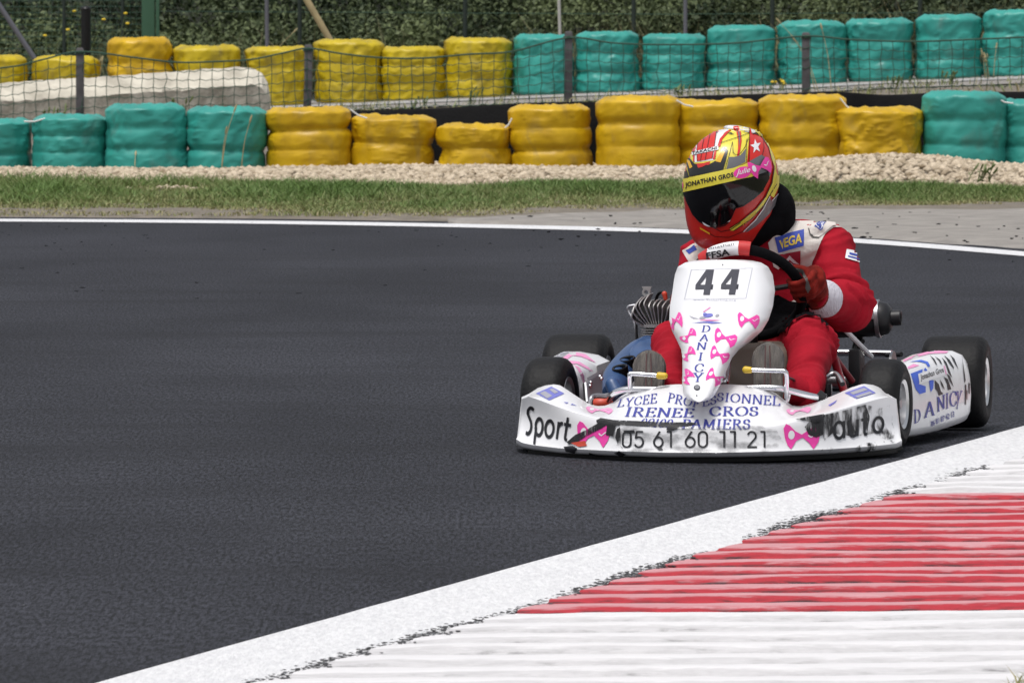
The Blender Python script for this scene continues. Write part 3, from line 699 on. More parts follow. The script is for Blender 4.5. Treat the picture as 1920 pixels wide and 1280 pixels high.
# ------------------------------------------------------------------ black rubber belt standing behind the tyres
bx = [(560, 212), (700, 207), (820, 203), (1000, 193), (1150, 190), (1300, 180), (1450, 176), (1560, 172), (1660, 178), (1760, 174), (1920, 172), (2200, 170)]
pts = catmull([W(x, y, 52.3 + .10 * math.sin(i * 1.7)) for i, (x, y) in enumerate(bx)], 8)
rg = []
for p in pts:
    zb = ground_h(p.x, p.y) - .02; q = []
    for (dy, z) in ((-.012, zb), (-.03, zb + (p.z - zb) * .5), (-.014, p.z - .02), (-.004, p.z), (.016, p.z), (.03, p.z - .02), (.012, zb)): q.append((p.x, p.y + dy, z))
    rg.append(q)
tag(MB().loft(rg).build('rubber_belt', MATS['black_rubber'], smooth=50), 'long black rubber belt standing on edge behind the front tyre stacks', 'barrier')
# ------------------------------------------------------------------ service road on the raised strip, with its painted edge
sx = np.linspace(-12, 12, 60)
tag(MB().loft([[(x, y + .06 * noise.noise((x * 2, 0, 0)), ground_h(x, y) + .012) for x in sx] for y in np.linspace(61.2, 68.5, 8)], caps=False, closed=False).build('service_road', MATS['dirt'], smooth=180), kind='structure')
tag(MB().loft([[(x, y, ground_h(x, y) + .02) for x in sx] for y in (63.4, 64.7)], caps=False, closed=False).build('service_road_line', MATS['old_paint'], smooth=180), kind='structure')
# ------------------------------------------------------------------ worn concrete block
def concrete_block():
    rings = []
    for i in range(161):
        px = -300 + (505 + 300) * i / 160; Y = 61.4 + 1.0 * i / 160
        tip = max(0.0, (px - 440) / 64.0)
        yt = interp(px, [-300, 0, 200, 440, 470, 490, 500, 505], [182, 158, 146, 128, 131, 140, 156, 180])
        yc = yt + interp(px, [-300, 440, 505], [30, 31, 20]) + 3 * noise.noise((px * .02, 0, 3))
        zt, zc = W(px, yt, Y).z, W(px, yc, Y).z; x = W(px, yt, Y).x; gz = ground_h(x, Y) - .08; sh = 1 - .5 * min(tip, 1) ** 3
        ring = []
        for k, (d, z) in enumerate(((0, gz), (.0, (gz + zc) / 2), (.004, zc - .015), (.02, zc), (.12, zc + (zt - zc) * .42), (.24, zc + (zt - zc) * .90), (.27, zt), (.34, zt + .005), (.46, zt - .02), (.5, zt - .1), (.5, gz))):
            wv = noise.noise((x * 3.2, k * 1.1, 2)) * .010 + noise.noise((x * 11, k * 2.3, 4)) * .018 + abs(noise.noise((x * 23, k * 4.3, 8))) * .016
            ring.append((x, Y + d * sh + (1 - sh) * .1 + wv, z + (wv * .8 if 1 < k < 9 else 0)))
        rings.append(ring)
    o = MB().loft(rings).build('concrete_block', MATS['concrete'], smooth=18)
    o.data.materials.append(MATS['concrete_shaded_dirty'])                  # upright face: its shade and dirt painted in as a darker copy
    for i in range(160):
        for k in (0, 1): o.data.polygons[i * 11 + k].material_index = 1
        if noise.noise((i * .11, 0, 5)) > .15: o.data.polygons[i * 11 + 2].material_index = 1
    return tag(o, 'long weathered pale concrete block lying behind the teal tyre stacks', 'block')
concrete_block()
# ------------------------------------------------------------------ knotted net on four posts
net = tag(empty('net_fence', loc=(0, 0, 0)), 'low sagging green net fence strung on grey posts between the tyre rows', 'fence')
YN = 60.0
posts = [(150, 90, 225), (578, 84, 208), (1066, 59, 192), (1511, 61, 182)]
for x, y0, y1 in posts:
    t_, b_ = W(x, y0, YN), W(x, y1, YN); b_.z = ground_h(b_.x, YN) - .05
    lean = .015 if x == 578 else 0
    po = MB().loft([[(b_.x + a_ * .034 - lean, YN + c_ * .034, b_.z) for a_, c_ in ((-1, -1), (1, -1), (1, 1), (-1, 1))]] + [[(b_.x + (t_.x - b_.x) * f + a_ * .034, YN + c_ * .034, b_.z + (t_.z - b_.z) * f) for a_, c_ in ((-1, -1), (1, -1), (1, 1), (-1, 1))] for f in (.5, .97)] + [[(t_.x + a_ * .024, YN + c_ * .024, t_.z) for a_, c_ in ((-1, -1), (1, -1), (1, 1), (-1, 1))]])
    p_ = po.build('post', MATS['post_grey'], net, bevel=.004)
    MB().tube([(t_.x + .042 * math.cos(a_), YN + .042 * math.sin(a_), t_.z - .05 + .006 * math.sin(3 * a_)) for a_ in np.linspace(0, 6.283, 14)], .006, 5).build('rope_loop', MATS['net_green'], p_)
rope_px = [(-250, 142), (0, 128), (80, 112), (150, 97), (250, 108), (330, 117), (400, 116), (470, 112), (530, 100), (578, 91), (640, 101), (720, 109), (800, 109), (880, 102), (960, 97), (1066, 71), (1150, 81), (1250, 84), (1380, 81), (1511, 68), (1600, 75), (1720, 78), (1850, 73), (1920, 70), (2150, 60)]
top_at = lambda px: interp(px, [p[0] for p in rope_px], [p[1] for p in rope_px])
MB().tube(catmull([W(x, y, YN - .04) for x, y in rope_px], 5), .0075, 6).build('top_rope', MATS['net_green'], net)
bot_at = lambda px: interp(px, [-250, 150, 578, 1066, 1511, 1920, 2150], [250, 222, 206, 190, 184, 176, 170])
nm = MB(); cols = np.arange(-240, 2140, 22.0); rows_n = 6; gridp = {}
for i, cx in enumerate(cols):
    for j in range(rows_n + 1):
        f = j / rows_n; x = cx + 5 * noise.noise((i * .7, j * .9, 1)) + 7 * f * noise.noise((i * .15, 0, 3)); y = top_at(x) + (bot_at(x) - top_at(x)) * f + (3.0 * noise.noise((i * .8, j * 1.1, 8)) if j else 0)
        gridp[i, j] = W(x, y, YN - .04 + .03 * noise.noise((i * .3, j * .4, 5)))
for i in range(len(cols)):
    for j in range(rows_n + 1):
        for q in ((i + 1, j), (i, j + 1)):
            if q in gridp and not (j == 0 and q[1] == 0):
                a_, b_ = gridp[i, j], gridp[q]; m_ = a_.lerp(b_, .5) - Vector((0, 0, .012 if q[1] == j else 0)) + Vector((.008 * noise.noise((i, j, 3)), 0, 0))
                nm.tube([a_, m_, b_], .0032, 4, caps=False)
tag(nm.build('net_mesh', MATS['net_green'], net, smooth=0), kind='stuff')
# ------------------------------------------------------------------ poles and wires before the shrubs
def pole(name, x0, y0, x1, y1, Y, r, m, label, cat='pole', sq=False):
    b_, t_ = W(x1, y1, Y), W(x0, y0, Y); d = (t_ - b_).normalized()
    gz = ground_h(b_.x, Y) - .1; b_ = b_ - d * max(0, (b_.z - gz) / max(d.z, .2)); t_ = t_ + d * (1.2 if y0 <= 0 else 0)
    o = tag(empty(name, loc=(b_.x, b_.y, b_.z)), label, cat)
    MB().tube([b_ - o.location, t_ - o.location], r, 4 if sq else 12).build('shaft', MATS[m], o)
    MB().ellipsoid(t_ - o.location, (r * 1.15, r * 1.15, r * .6), 12, 6).build('cap', MATS[m], o)
    return o
pole('metal_pole', 500, 0, 501, 90, 68.6, .021, 'pole_grey', 'upright dark grey metal pole near the leaning wooden stake')
pole('metal_pole', 1285, 0, 1285, 70, 68.6, .020, 'pole_grey', 'upright grey metal pole behind the third teal stack of the back row')
pole('metal_pole', 1048, 0, 1050, 66, 68.6, .016, 'pole_pale', 'thin whitish pole behind the second teal stack of the back row')
pole('wooden_stake', 575, 0, 619, 76, 68.3, .033, 'wood', 'leaning pale wooden stake behind the yellow back-row stacks', 'stake')
pole('brace_pole', -5, 5, 62, 106, 67.6, .025, 'pole_grey', 'slanting grey brace pole beside the black bollard', 'pole')
bo = pole('bollard', 161, 17, 161, 108, 67.4, .047, 'black_plastic', 'round-topped black bollard behind the yellow back-row stacks', 'bollard')
for x, w_ in ((282, .085),):
    b_ = W(x, 75, 69.4); gz = ground_h(b_.x, 69.4)
    o = tag(empty('green_post', loc=(b_.x, 69.4, gz)), 'wide dark green steel post at the end of the wire fence', 'post')
    MB().box((-.02, 0, 1.2), (.13, .1, 2.6)).build('shaft', MATS['fence_green'], o, bevel=.008)
    MB().box((.075, -.03, 1.2), (.035, .05, 2.6)).build('flange', MATS['fence_green'], o, bevel=.004)
wf = tag(empty('wire_fence', loc=(0, 69.5, 0)), 'thin green wire fence in front of the shrubs beside the green post', 'fence')
for x in (-160, 120, 230):
    p = W(x, 60, 69.5); MB().tube([(p.x, 0, ground_h(p.x, 69.5)), (p.x, 0, 2.7)], .018, 8).build('post', MATS['fence_dark'], wf)
wm = MB(); xa, xb = W(-160, 0, 69.5).x, W(268, 0, 69.5).x
for k in range(34):
    z = .42 + k * .06; wm.tube([(xa, 0, z), ((xa + xb) / 2, 0, z - .004), (xb, 0, z)], .0028, 4, caps=False)
for k in range(36): x = xa + (xb - xa) * k / 35; wm.tube([(x, 0, .4), (x, 0, 2.5)], .0018, 4, caps=False)
tag(wm.build('wires', MATS['net_green'], wf, smooth=0), kind='stuff')
wf2 = tag(empty('post_fence', loc=(0, 70.0, 0)), 'dark green fence of slim posts and wire before the shrubs, past the green post', 'fence')
for x in (562, 872, 1188, 1448, 1725, 1990):
    p = W(x, 60, 70.0); MB().tube([(p.x, 0, ground_h(p.x, 70.0) - .05), (p.x, 0, 2.6)], .022, 8).build('post', MATS['fence_dark'], wf2)
wm = MB(); xa, xb = W(300, 0, 70).x, W(2200, 0, 70).x
for z in (.75, 1.15, 1.6, 2.1, 2.5): wm.tube([(xa, 0, z), ((xa + xb) / 2, 0, z - .03), (xb, 0, z)], .003, 4, caps=False)
tag(wm.build('wires', MATS['net_green'], wf2, smooth=0), kind='stuff')
# ------------------------------------------------------------------ shrubs on the bank: leaves and twigs in clumps
cl = []
while len(cl) < 1500:
    x = rng.uniform(-8.5, 8.5); y = rng.uniform(70.6, 80)
    if y > 75.5 and rng.random() < .6: continue
    if noise.noise((x * .95, y * .9, 11)) + .5 * noise.noise((x * 2.3, y * 1.5, 3)) < -.22: continue
    cl.append((x, y, ground_h(x, y) + rng.uniform(.0, .55) * (1 + .6 * noise.noise((x * .8, y * .5, 0))), rng.uniform(.16, .45), rng.uniform(0, 1) ** 1.6))
C_ = np.array(cl); nl = 230000; pick = rng.integers(0, len(C_), nl); cc = C_[pick]
d = rng.normal(0, 1, (nl, 3)); d /= np.linalg.norm(d, axis=1)[:, None]; rr = cc[:, 3] * rng.uniform(.55, 1.05, nl)
P = cc[:, :3] + d * rr[:, None] * np.array([1.2, 1, .9]); sz = rng.uniform(.016, .042, nl)
u = rng.normal(0, 1, (nl, 3)); u /= np.linalg.norm(u, axis=1)[:, None]; v = np.cross(u, d + rng.normal(0, .5, (nl, 3))); v /= (np.linalg.norm(v, axis=1)[:, None] + 1e-9)
Q = np.stack([P - u * sz[:, None], P + v * sz[:, None] * .5, P + u * sz[:, None], P - v * sz[:, None] * .5], 1).reshape(-1, 3)
lt_ = np.array([.5 * noise.noise((c[0] * .55, c[1] * .5, 4)) + .35 * noise.noise((c[0] * 1.7, c[2] * 2, 7)) for c in cl])[pick]
rv = np.clip(cc[:, 4] * .45 + lt_ * 1.5 + rng.normal(.16, .13, nl), 0, 1)
tag(big_mesh('shrubbery', Q, np.arange(nl * 4).reshape(-1, 4), MATS['leaf'], np.repeat(rv, 4), k=4), kind='stuff')
pts, dry = [], []
for k in range(2600):
    x = rng.uniform(-7.5, 7.5); y = rng.uniform(69.0, 70.8)
    if noise.noise((x * 1.1, y, 6)) < -.05: continue
    pts.append((x, y, ground_h(x, y), 1)); dry.append(rng.uniform(.1, .9))
blades('bank_weeds', pts, .25, .85, dry, 'bank_weed', .004)
# ------------------------------------------------------------------ weeds: tall stalks one can tell apart
def weed(px, py, Y, h, lean, n_, m, label, group, leafy=0, flower=None, zb=None):
    b_ = W(px, py, Y); b_.z = ground_h(b_.x, Y) if zb is None else zb
    o = tag(empty('weed', loc=b_), label, 'weed', group); lf = MB()
    for k in range(n_):
        st = MB(); fl = MB(); a = random.uniform(0, 6.28); l_ = lean + random.gauss(0, .18); hh = h * random.uniform(.55, 1.0) if n_ > 1 else h; bx_ = random.gauss(0, .02 if n_ < 4 else .05)
        c = [Vector((bx_, random.gauss(0, .02), 0)), Vector((bx_ + l_ * hh * .35, random.gauss(0, .01), hh * .55)), Vector((bx_ + l_ * hh, random.gauss(0, .03), hh))]
        pp = catmull(c, 4); st.tube(pp, [.0045 * (1 - .6 * i / (len(pp) - 1)) for i in range(len(pp))], 4)
        for q in range(leafy):
            p = pp[random.randrange(1, len(pp))]; s_ = random.uniform(.02, .05); dv = Vector((random.gauss(0, 1), random.gauss(0, 1), random.uniform(.1, .8))).normalized() * s_; w_ = Vector((-dv.y, dv.x, 0)).normalized() * s_ * .22
            lf.add([p, p + dv * .5 + w_, p + dv, p + dv * .5 - w_], [(0, 1, 2, 3)])
        if flower: fl.ellipsoid(pp[-1], (.022, .022, .012), 8, 5)
        else: fl.ellipsoid(pp[-1] - (pp[-1] - pp[-2]) * .4, (.008, .008, .035), 6, 6, (pp[-1] - pp[-2]).to_track_quat('Z', 'Y').to_matrix())
        st.build('stem', MATS[m], o); fl.build('flower' if flower else 'seed_head', MATS[flower or m], o)
    if leafy: tag(lf.build('leaves', MATS['green_stalk'], o, smooth=0), kind='stuff')
DRY = 'dry grass stalks'
weed(412, 322, 51.0, .52, .10, 2, 'straw', 'pair of pale dry stalks before the last teal stack beside yellow', DRY)
weed(455, 318, 51.0, .40, .28, 1, 'straw', 'single leaning dry stalk before the teal stack touching yellow', DRY)
weed(248, 316, 51.0, .14, .25, 1, 'straw', 'very short dry stalk at the foot of the tallest teal stack', DRY)
weed(185, 150, 66.8, .70, .12, 3, 'straw', 'dry weed standing between the black bollard and the bright yellow back stack', DRY)
weed(455, 110, 67.6, .62, .3, 4, 'straw', 'tuft of dry stalks at the foot of the upright dark pole', DRY)
weed(470, 105, 67.8, .75, .7, 1, 'straw', 'long arching dry stalk leaning across towards the wooden stake', DRY)
weed(690, 85, 67.9, .42, .15, 2, 'straw', 'dry stalks behind the yellow stack next to the wooden stake', DRY)
weed(1535, 160, 61.0, .72, -.3, 2, 'straw', 'two tall thin dry stalks just past the last net post', DRY)
weed(1560, 170, 61.2, .6, -.25, 1, 'straw', 'thin dry stalk before the fifth teal back-row stack', DRY)
weed(1850, 150, 64.2, .36, .05, 5, 'straw', 'brown weed clump between the last two teal back-row stacks', DRY, leafy=8)
GRN = 'green weeds by the barriers'
weed(95, 200, 56.6, .22, .05, 7, 'green_stalk', 'leafy weed growing before the concrete block beside the first post', GRN, leafy=6)
weed(200, 205, 56.8, .2, .05, 7, 'green_stalk', 'leafy weed growing before the middle of the concrete block', GRN, leafy=7)
weed(340, 200, 57.0, .25, .02, 5, 'green_stalk', 'narrow upright weed before the rounded end of the concrete block', GRN, leafy=6)
weed(780, 200, 61.5, .10, .1, 6, 'green_stalk', 'tiny weed at the road edge below the yellow back-row stacks', GRN, leafy=6)
weed(880, 195, 61.5, .16, .1, 6, 'green_stalk', 'small weed at the road edge below the last yellow back-row stack', GRN, leafy=6)
weed(1450, 170, 62.0, .14, .1, 5, 'green_stalk', 'yellow-flowered weed near the last net post', GRN, leafy=6, flower='yellow_flower')
weed(1680, 165, 61.8, .10, .1, 8, 'green_stalk', 'low weed on the slope below the sixth teal back-row stack', GRN, leafy=8)
weed(1780, 160, 61.8, .12, .1, 9, 'green_stalk', 'low weed on the slope below the seventh teal back-row stack', GRN, leafy=8)
weed(1270, 182, 62.0, .10, .1, 8, 'green_stalk', 'low weed on the slope below the third teal back-row stack', GRN, leafy=8)
for k, (x, y) in enumerate(((90, 70), (130, 80), (190, 40), (150, 50), (205, 15), (75, 85))): weed(x, y + 60, 69.0 + .1 * k, .75 + .05 * k, .05, 1, 'green_stalk', 'yellow wildflower on a slim stem at the wire fence by the black bollard', 'wildflowers behind the wire fence', leafy=3, flower='yellow_flower')
weed(1418, 352, 47.6, .14, 0, 8, 'green_stalk', 'tuft of tall grass growing at the gravel edge behind the helmet', GRN, leafy=3)
weed(1840, 352, 47.4, .15, .3, 8, 'green_stalk', 'broad-leaved weed at the gravel edge below the tall teal stack', GRN, leafy=9)
# slope behind the belt: grit and sparse grass
pts, dry = [], []
for k in range(7000):
    x = rng.uniform(-7, 7); y = rng.uniform(55, 63.3); c = noise.noise((x * .9, y * .8, 2))
    if c > -.05 and rng.random() < .8: pts.append((x, y, ground_h(x, y), 1)); dry.append(.5 + .3 * c)
blades('slope_grass', pts, .03, .10, dry)

# ================================================================== THE KART (modelled in its own metres: x to image right, y backwards, z up)
kart = tag(empty('racing_kart', M=KART_M), 'white number 44 racing kart with scuffed front bumper, driven round the bend', 'kart')
KP = kart
# ---- front bumper: lofted through the traced edge lines, each at its real depth
BX = [968, 985, 1010, 1040, 1075, 1110, 1140, 1170, 1210, 1260, 1310, 1360, 1400, 1440, 1470, 1495, 1530, 1565, 1600, 1635, 1662, 1680, 1691]
def plan(px):                                                # how far the nose runs ahead of the front axle
    t = (px - 1322) / 362.0; return -.63 + .36 * abs(t) ** 2.3
def cr(px): return interp(px, [968, 982, 1010, 1040, 1079, 1119, 1160, 1210, 1300, 1400, 1450, 1490, 1543, 1583, 1623, 1660, 1675, 1691], [748, 743, 752, 762, 774, 785, 792, 796, 799, 798, 795, 786, 776, 766, 756, 747, 744, 750])
def rim(px): return interp(px, [968, 982, 1000, 1017, 1035, 1048, 1060, 1090, 1105, 1120, 1135, 1150, 1165, 1185, 1230, 1265, 1310, 1365, 1400, 1430, 1455, 1470, 1485, 1500, 1520, 1560, 1600, 1625, 1645, 1662, 1676, 1691], [744, 738, 727, 722, 720, 722, 729, 748, 757, 761, 760, 754, 742, 731, 724, 720, 720, 720, 722, 726, 737, 749, 760, 762, 757, 742, 726, 719, 721, 727, 739, 748])
def bot(px): return interp(px, [968, 980, 1000, 1050, 1150, 1250, 1350, 1450, 1550, 1640, 1680, 1691], [832, 839, 843, 849, 854, 857, 857, 855, 851, 845, 840, 834])
rings = []
pxs = []
for i in range(len(BX) - 1): pxs += list(np.linspace(BX[i], BX[i + 1], 6)[:-1])
pxs.append(BX[-1])
for px in pxs:
    e = smooth01(968, 1000, px) * (1 - smooth01(1668, 1691, px))            # 0 at the two tips
    yf = plan(px); c, r, b = cr(px), rim(px), bot(px); mid = abs(px - 1320)
    inn = .30 - .11 * smooth01(200, 330, mid)                               # depth of the top face
    flank = smooth01(230, 350, mid)
    lean = .035 * flank                                                     # the flanks hollow in above the lower lip
    # tips pull in sideways: face sits inside the lower lip
    tipx = 10 * flank * (1 if px < 1320 else -1)
    ring = [L(px, b + 2, yf + .20), L(px, b, yf + .02), L(px, b - 3, yf + .004), L(px, b - 9, yf - .004), L(px + tipx * .3, b - 16, yf + .003 + lean * .35)]
    for f in (.3, .5, .7, .88): 
        y_ = (b - 16) + (c - (b - 16)) * f
        ring.append(L(px + tipx * (.3 + .7 * math.sin(f * math.pi / 2)), y_, yf + .006 + lean * math.sin(f * math.pi) + .012 * f))
    rpx = px + tipx
    ring.append(L(rpx, c, yf + .022)); ring.append(L(rpx, c - 2.0 * e, yf + .032))
    hump = math.exp(-((px - 1320) / 120.0) ** 4)
    for f in (.2, .4, .6, .8):
        y_ = (c - 2 * e) + (r + 3 * e - (c - 2 * e)) * (f ** (.85 if hump > .5 else 1.0))
        ring.append(L(rpx, y_, yf + .032 + (inn - .03) * f * max(e, .35)))
    ring.append(L(rpx, r + 1.2 * e, yf + .01 + inn * max(e, .35))); ring.append(L(rpx, r, yf + .022 + inn * max(e, .35)))
    ring.append(L(rpx, r + .6, yf + .034 + inn * max(e, .35))); ring.append(L(rpx, r + 10, yf + .036 + inn * max(e, .35)))
    rings.append(ring)
bumper = MB().loft(rings).build('front_bumper', MATS['white_plastic'], KP, smooth=50)
B = bvh_of(bumper); BP = bumper
# black underside lip
lip = [L(px, bot(px) + 5, plan(px) + .05) for px in np.linspace(990, 1682, 60)]
MB().loft([[p + Vector((0, 0, -.006)) for p in lip], [p + Vector((0, 0, .006)) for p in lip], [p + Vector((0, .12, .008)) for p in lip], [p + Vector((0, .12, -.006)) for p in lip]] , caps=False, closed=False).build('skid_lip', MATS['black_plastic'], bumper)
NB, BI, PK = MATS['ink_blue'], MATS['black_ink'], MATS['pink']
def srf(body, q, m=NB, **kw): return stroke_sticker(body, q, B, m, BP, SERIF, **kw)
srf('LYCEE', [(1161, 750), (1231, 738.5), (1231, 756), (1157, 763.5)], w=.14, slant=.08)
srf('PROF', [(1254, 737), (1312, 750), (1309, 765), (1251, 754)], w=.15, slant=.04)
srf('ES', [(1317, 748), (1343, 742), (1343, 758), (1317, 763)], w=.15); srf('SIONNEL', [(1346, 737), (1462, 744), (1461, 761), (1344, 752)], w=.14)
srf('IRENEE', [(1175, 764), (1301, 767), (1299, 783), (1171, 781)], w=.16, slant=.06)
srf('CROS', [(1331, 763), (1422, 763), (1421, 780), (1330, 780)], w=.16)
srf('09100', [(1204, 785), (1262, 787), (1258, 802), (1198, 799)], w=.16, slant=.1)
srf('PAMIERS', [(1281, 787), (1407, 787), (1406, 804), (1278, 803)], w=.17)
def mono(body, q, w=.11, **kw): return stroke_sticker(body, q, B, BI, BP, MONO, w=w, **kw)
mono('05', [(1167, 809), (1208, 809), (1208, 838), (1166, 838)]); mono('61', [(1225, 809), (1261, 809), (1261, 838), (1225, 838)])
mono('60', [(1284, 809), (1328, 809), (1328, 838), (1284, 838)]); mono('11', [(1346, 809), (1381, 809), (1381, 838), (1346, 838)]); mono('21', [(1400, 809), (1436, 809), (1436, 838), (1400, 838)])
mono('Sport', [(986, 762), (1075, 782), (1068, 825), (984, 812)], w=.14, y0=0, y1=1, gap=.10)
mono('auto', [(1561, 785), (1658, 774), (1657, 809), (1562, 823)], w=.13, y0=0, y1=.82, gap=.13)
bow(1113, 812, 32, 31, 8, B, BP); bow(1503, 816, 35, 31, 4, B, BP)
bow(1124, 769, 26, 8, 4, B, BP, 'light_pink'); bow(1498, 770, 24, 8, -6, B, BP, 'light_pink')
sticker('sponsor_sticker', [[(1005, 738), (1034, 725), (1058, 738), (1030, 751)]], B, MATS['pale_blue'], BP)
sticker('sponsor_print', [[(1012, 738), (1022, 734), (1036, 743), (1026, 748)], [(1030, 731), (1037, 729), (1047, 736), (1040, 739)]], B, MATS['patch_grey'], BP, off=.0024)
sticker('sponsor_sticker', [[(1584, 737), (1620, 724), (1642, 737), (1606, 748)]], B, MATS['pale_blue'], BP)
sticker('sponsor_print', [[(1594, 737), (1620, 728), (1627, 732), (1600, 741)], [(1603, 744), (1630, 735), (1636, 738), (1608, 747)]], B, MATS['patch_grey'], BP, off=.0024)
sticker('small_emblem', [[(1057, 754), (1066, 755), (1062, 757)], [(1072, 757), (1082, 761), (1070, 759)]], B, MATS['pale_blue'], BP)
sticker('small_emblem', [[(1553, 760), (1562, 755), (1570, 750), (1566, 756), (1556, 762)]], B, MATS['pale_blue'], BP)
# rubbed and torn places
SC, SH, SFT = MATS['scuff'], MATS['scuff_heavy'], MATS['scuff_faint']
sticker('tear', [[(1119, 788), (1126, 785), (1150, 789), (1200, 791), (1250, 793), (1296, 793), (1312, 796), (1300, 798), (1255, 801), (1205, 799), (1165, 797), (1140, 798), (1120, 792)]], B, SH, BP, off=.0034)
sticker('tear', [[(1064, 829), (1080, 815), (1100, 806), (1130, 789), (1146, 791), (1128, 803), (1105, 815), (1088, 826), (1068, 833)], [(1140, 795), (1156, 796), (1150, 818), (1137, 815)], [(1158, 804), (1164, 800), (1165, 836), (1170, 842), (1160, 835), (1155, 820)]], B, SH, BP, off=.0034)
sticker('scrape', [[(1072, 830), (1098, 826), (1102, 836), (1086, 838)]], B, MATS['cap_red'], BP, off=.0036)
sticker('scrape', [[(1058, 838), (1075, 836), (1084, 841), (1078, 848), (1062, 845)], [(1105, 847), (1116, 850), (1117, 855), (1106, 854)], [(1152, 848), (1162, 845), (1175, 850), (1165, 854)], [(1230, 836), (1240, 838), (1244, 844), (1235, 844)], [(1252, 800), (1275, 802), (1262, 807), (1250, 806)], [(1170, 807), (1190, 806), (1192, 812), (1172, 812)]], B, BI, BP, off=.0036)
sticker('scuff', [[(1150, 800), (1300, 800), (1300, 846), (1240, 850), (1150, 846)]], B, SFT, BP, off=.0030)
sticker('scuff', [[(1300, 800), (1450, 798), (1470, 830), (1440, 850), (1300, 850)]], B, SFT, BP, off=.0030)
sticker('scuff', [[(1543, 778), (1583, 769), (1622, 758), (1630, 780), (1625, 815), (1600, 818), (1560, 812), (1545, 826), (1538, 800)]], B, MATS['scuff_streak'], BP, off=.0018)
sticker('scuff', [[(1622, 758), (1650, 765), (1674, 756), (1672, 790), (1680, 820), (1660, 825), (1640, 812), (1624, 815)]], B, SC, BP, off=.0018)
sticker('scuff', [[(1490, 786), (1545, 776), (1545, 790), (1530, 795), (1515, 790)], [(1508, 800), (1520, 786), (1535, 783), (1544, 792), (1542, 815), (1530, 820), (1516, 815)]], B, MATS['scuff_heavy'], BP, off=.0032)
sticker('scuff', [[(1538, 843), (1555, 838), (1562, 840), (1555, 846)], [(1590, 844), (1620, 832), (1640, 830), (1645, 836), (1635, 846), (1600, 850)], [(1655, 829), (1685, 824), (1688, 830), (1660, 833)]], B, SC, BP, off=.0032)

# ---- number panel in front of the steering wheel
PRO = [(487, 1318, 1392), (488.5, 1302, 1410), (492, 1285, 1427), (500, 1271, 1440), (515, 1265, 1449), (545, 1261, 1453), (575, 1256, 1449), (600, 1255, 1441), (620, 1260, 1429), (640, 1270, 1407), (655, 1277, 1386), (670, 1279.5, 1373), (700, 1279.5, 1360), (720, 1279, 1351), (738, 1281, 1342), (746, 1287, 1335), (751, 1296, 1325), (753, 1304, 1317)]
rings = []; rows = []
for k in range(len(PRO) - 1):
    for q in range(4): 
        t = q / 4; rows.append(tuple(PRO[k][i] * (1 - t) + PRO[k + 1][i] * t for i in range(3)))
rows.append(PRO[-1]); NT = 18
def panel_y(py): return .10 - .74 * ((py - 487) / 266.0) ** .95
for py, a_, b_ in rows:
    base = panel_y(py); half = (b_ - a_) / 2; fr, bk = [], []
    bul = .10 * smooth01(0, 80, half) * smooth01(485, 520, py) + .05
    for k in range(NT + 1):
        t = -1 + 2 * k / NT; tt = math.sin(t * math.pi / 2)
        fr.append(L((a_ + b_) / 2 + half * tt, py, base + bul * abs(tt) ** 4))
    for k in range(NT, -1, -1):
        t = -1 + 2 * k / NT; tt = math.sin(t * math.pi / 2)
        bk.append(L((a_ + b_) / 2 + half * .93 * tt, py + (2.5 if py < 500 else 0) - (2.5 if py > 748 else 0), base + .018 + bul * abs(tt) ** 4))
    rings.append(fr + bk)
panel = MB().loft(rings).build('number_panel', MATS['white_plastic'], KP, smooth=60)
PB = bvh_of(panel)
def frame_px(q, w):
    c = Vector((sum(p[0] for p in q) / 4, sum(p[1] for p in q) / 4)); out = []
    for i in range(4):
        a_, b_ = Vector(q[i]), Vector(q[(i + 1) % 4]); ai = a_ + (c - a_).normalized() * w * 1.4; bi = b_ + (c - b_).normalized() * w * 1.4
        out.append([tuple(a_), tuple(b_), tuple(bi), tuple(ai)])
    return out
sticker('number_plate_outline', frame_px([(1296, 506), (1411, 503), (1399, 560), (1283, 562)], 1.0), PB, MATS['panel_grey_line'], panel, cut=12)
FOUR = [(0, .72), (.52, 0), (.86, 0), (.78, .60), (.96, .60), (.93, .76), (.75, .76), (.72, 1), (.44, 1), (.47, .76), (0, .76)]
FHOLE = [(.22, .60), (.50, .60), (.545, .24)]
def four(x, y, w, h):
    o = [(.02, .62), (.60, 0), (1.0, 0), (.865, .58), (.96, .58), (.92, .78), (.82, .78), (.77, 1), (.42, 1), (.47, .78), (0, .78)]
    T = lambda p: (x + w * p[0], y + h * p[1])
    # outline split round the counter of the figure
    return [[T(p) for p in ((0, .78), (.02, .60), (.58, 0), (1.0, 0), (.66, .22), (.27, .58), (.27, .60), (.92, .60), (.92, .78))],
            [T(p) for p in ((.66, .22), (1.0, 0), (.86, .60), (.52, .60), (.60, .24))], [T(p) for p in ((.47, .78), (.82, .78), (.77, 1), (.42, 1))], [T(p) for p in ((.86, .59), (.96, .59), (.92, .78), (.8, .78))]]
sticker('race_number', four(1304, 506.5, 35, 47), PB, MATS['number_grey'], panel, off=.0020, cut=12)
sticker('race_number', four(1351.5, 506, 35, 47), PB, MATS['number_grey'], panel, off=.0020, cut=12)
text_sticker('www.ffsakarting.org', [(1300, 560), (1380, 561), (1380, 566), (1300, 565.5)], PB, MATS['panel_grey_line'], panel)
sticker('emblem', [ellipse(1318, 596, 7, 2.5, -10), ellipse(1345, 592, 4, 2.5, -20), [(1292, 592), (1303, 596), (1312, 598), (1300, 598)]], PB, MATS['patch_grey'], panel)
sticker('emblem', [ellipse(1328, 592, 9, 3.6, -8), ellipse(1322, 590, 4, 3), [(1295, 606), (1330, 603), (1356, 606), (1335, 607), (1345, 609), (1325, 606)]], PB, MATS['pale_blue'], panel, off=.002)
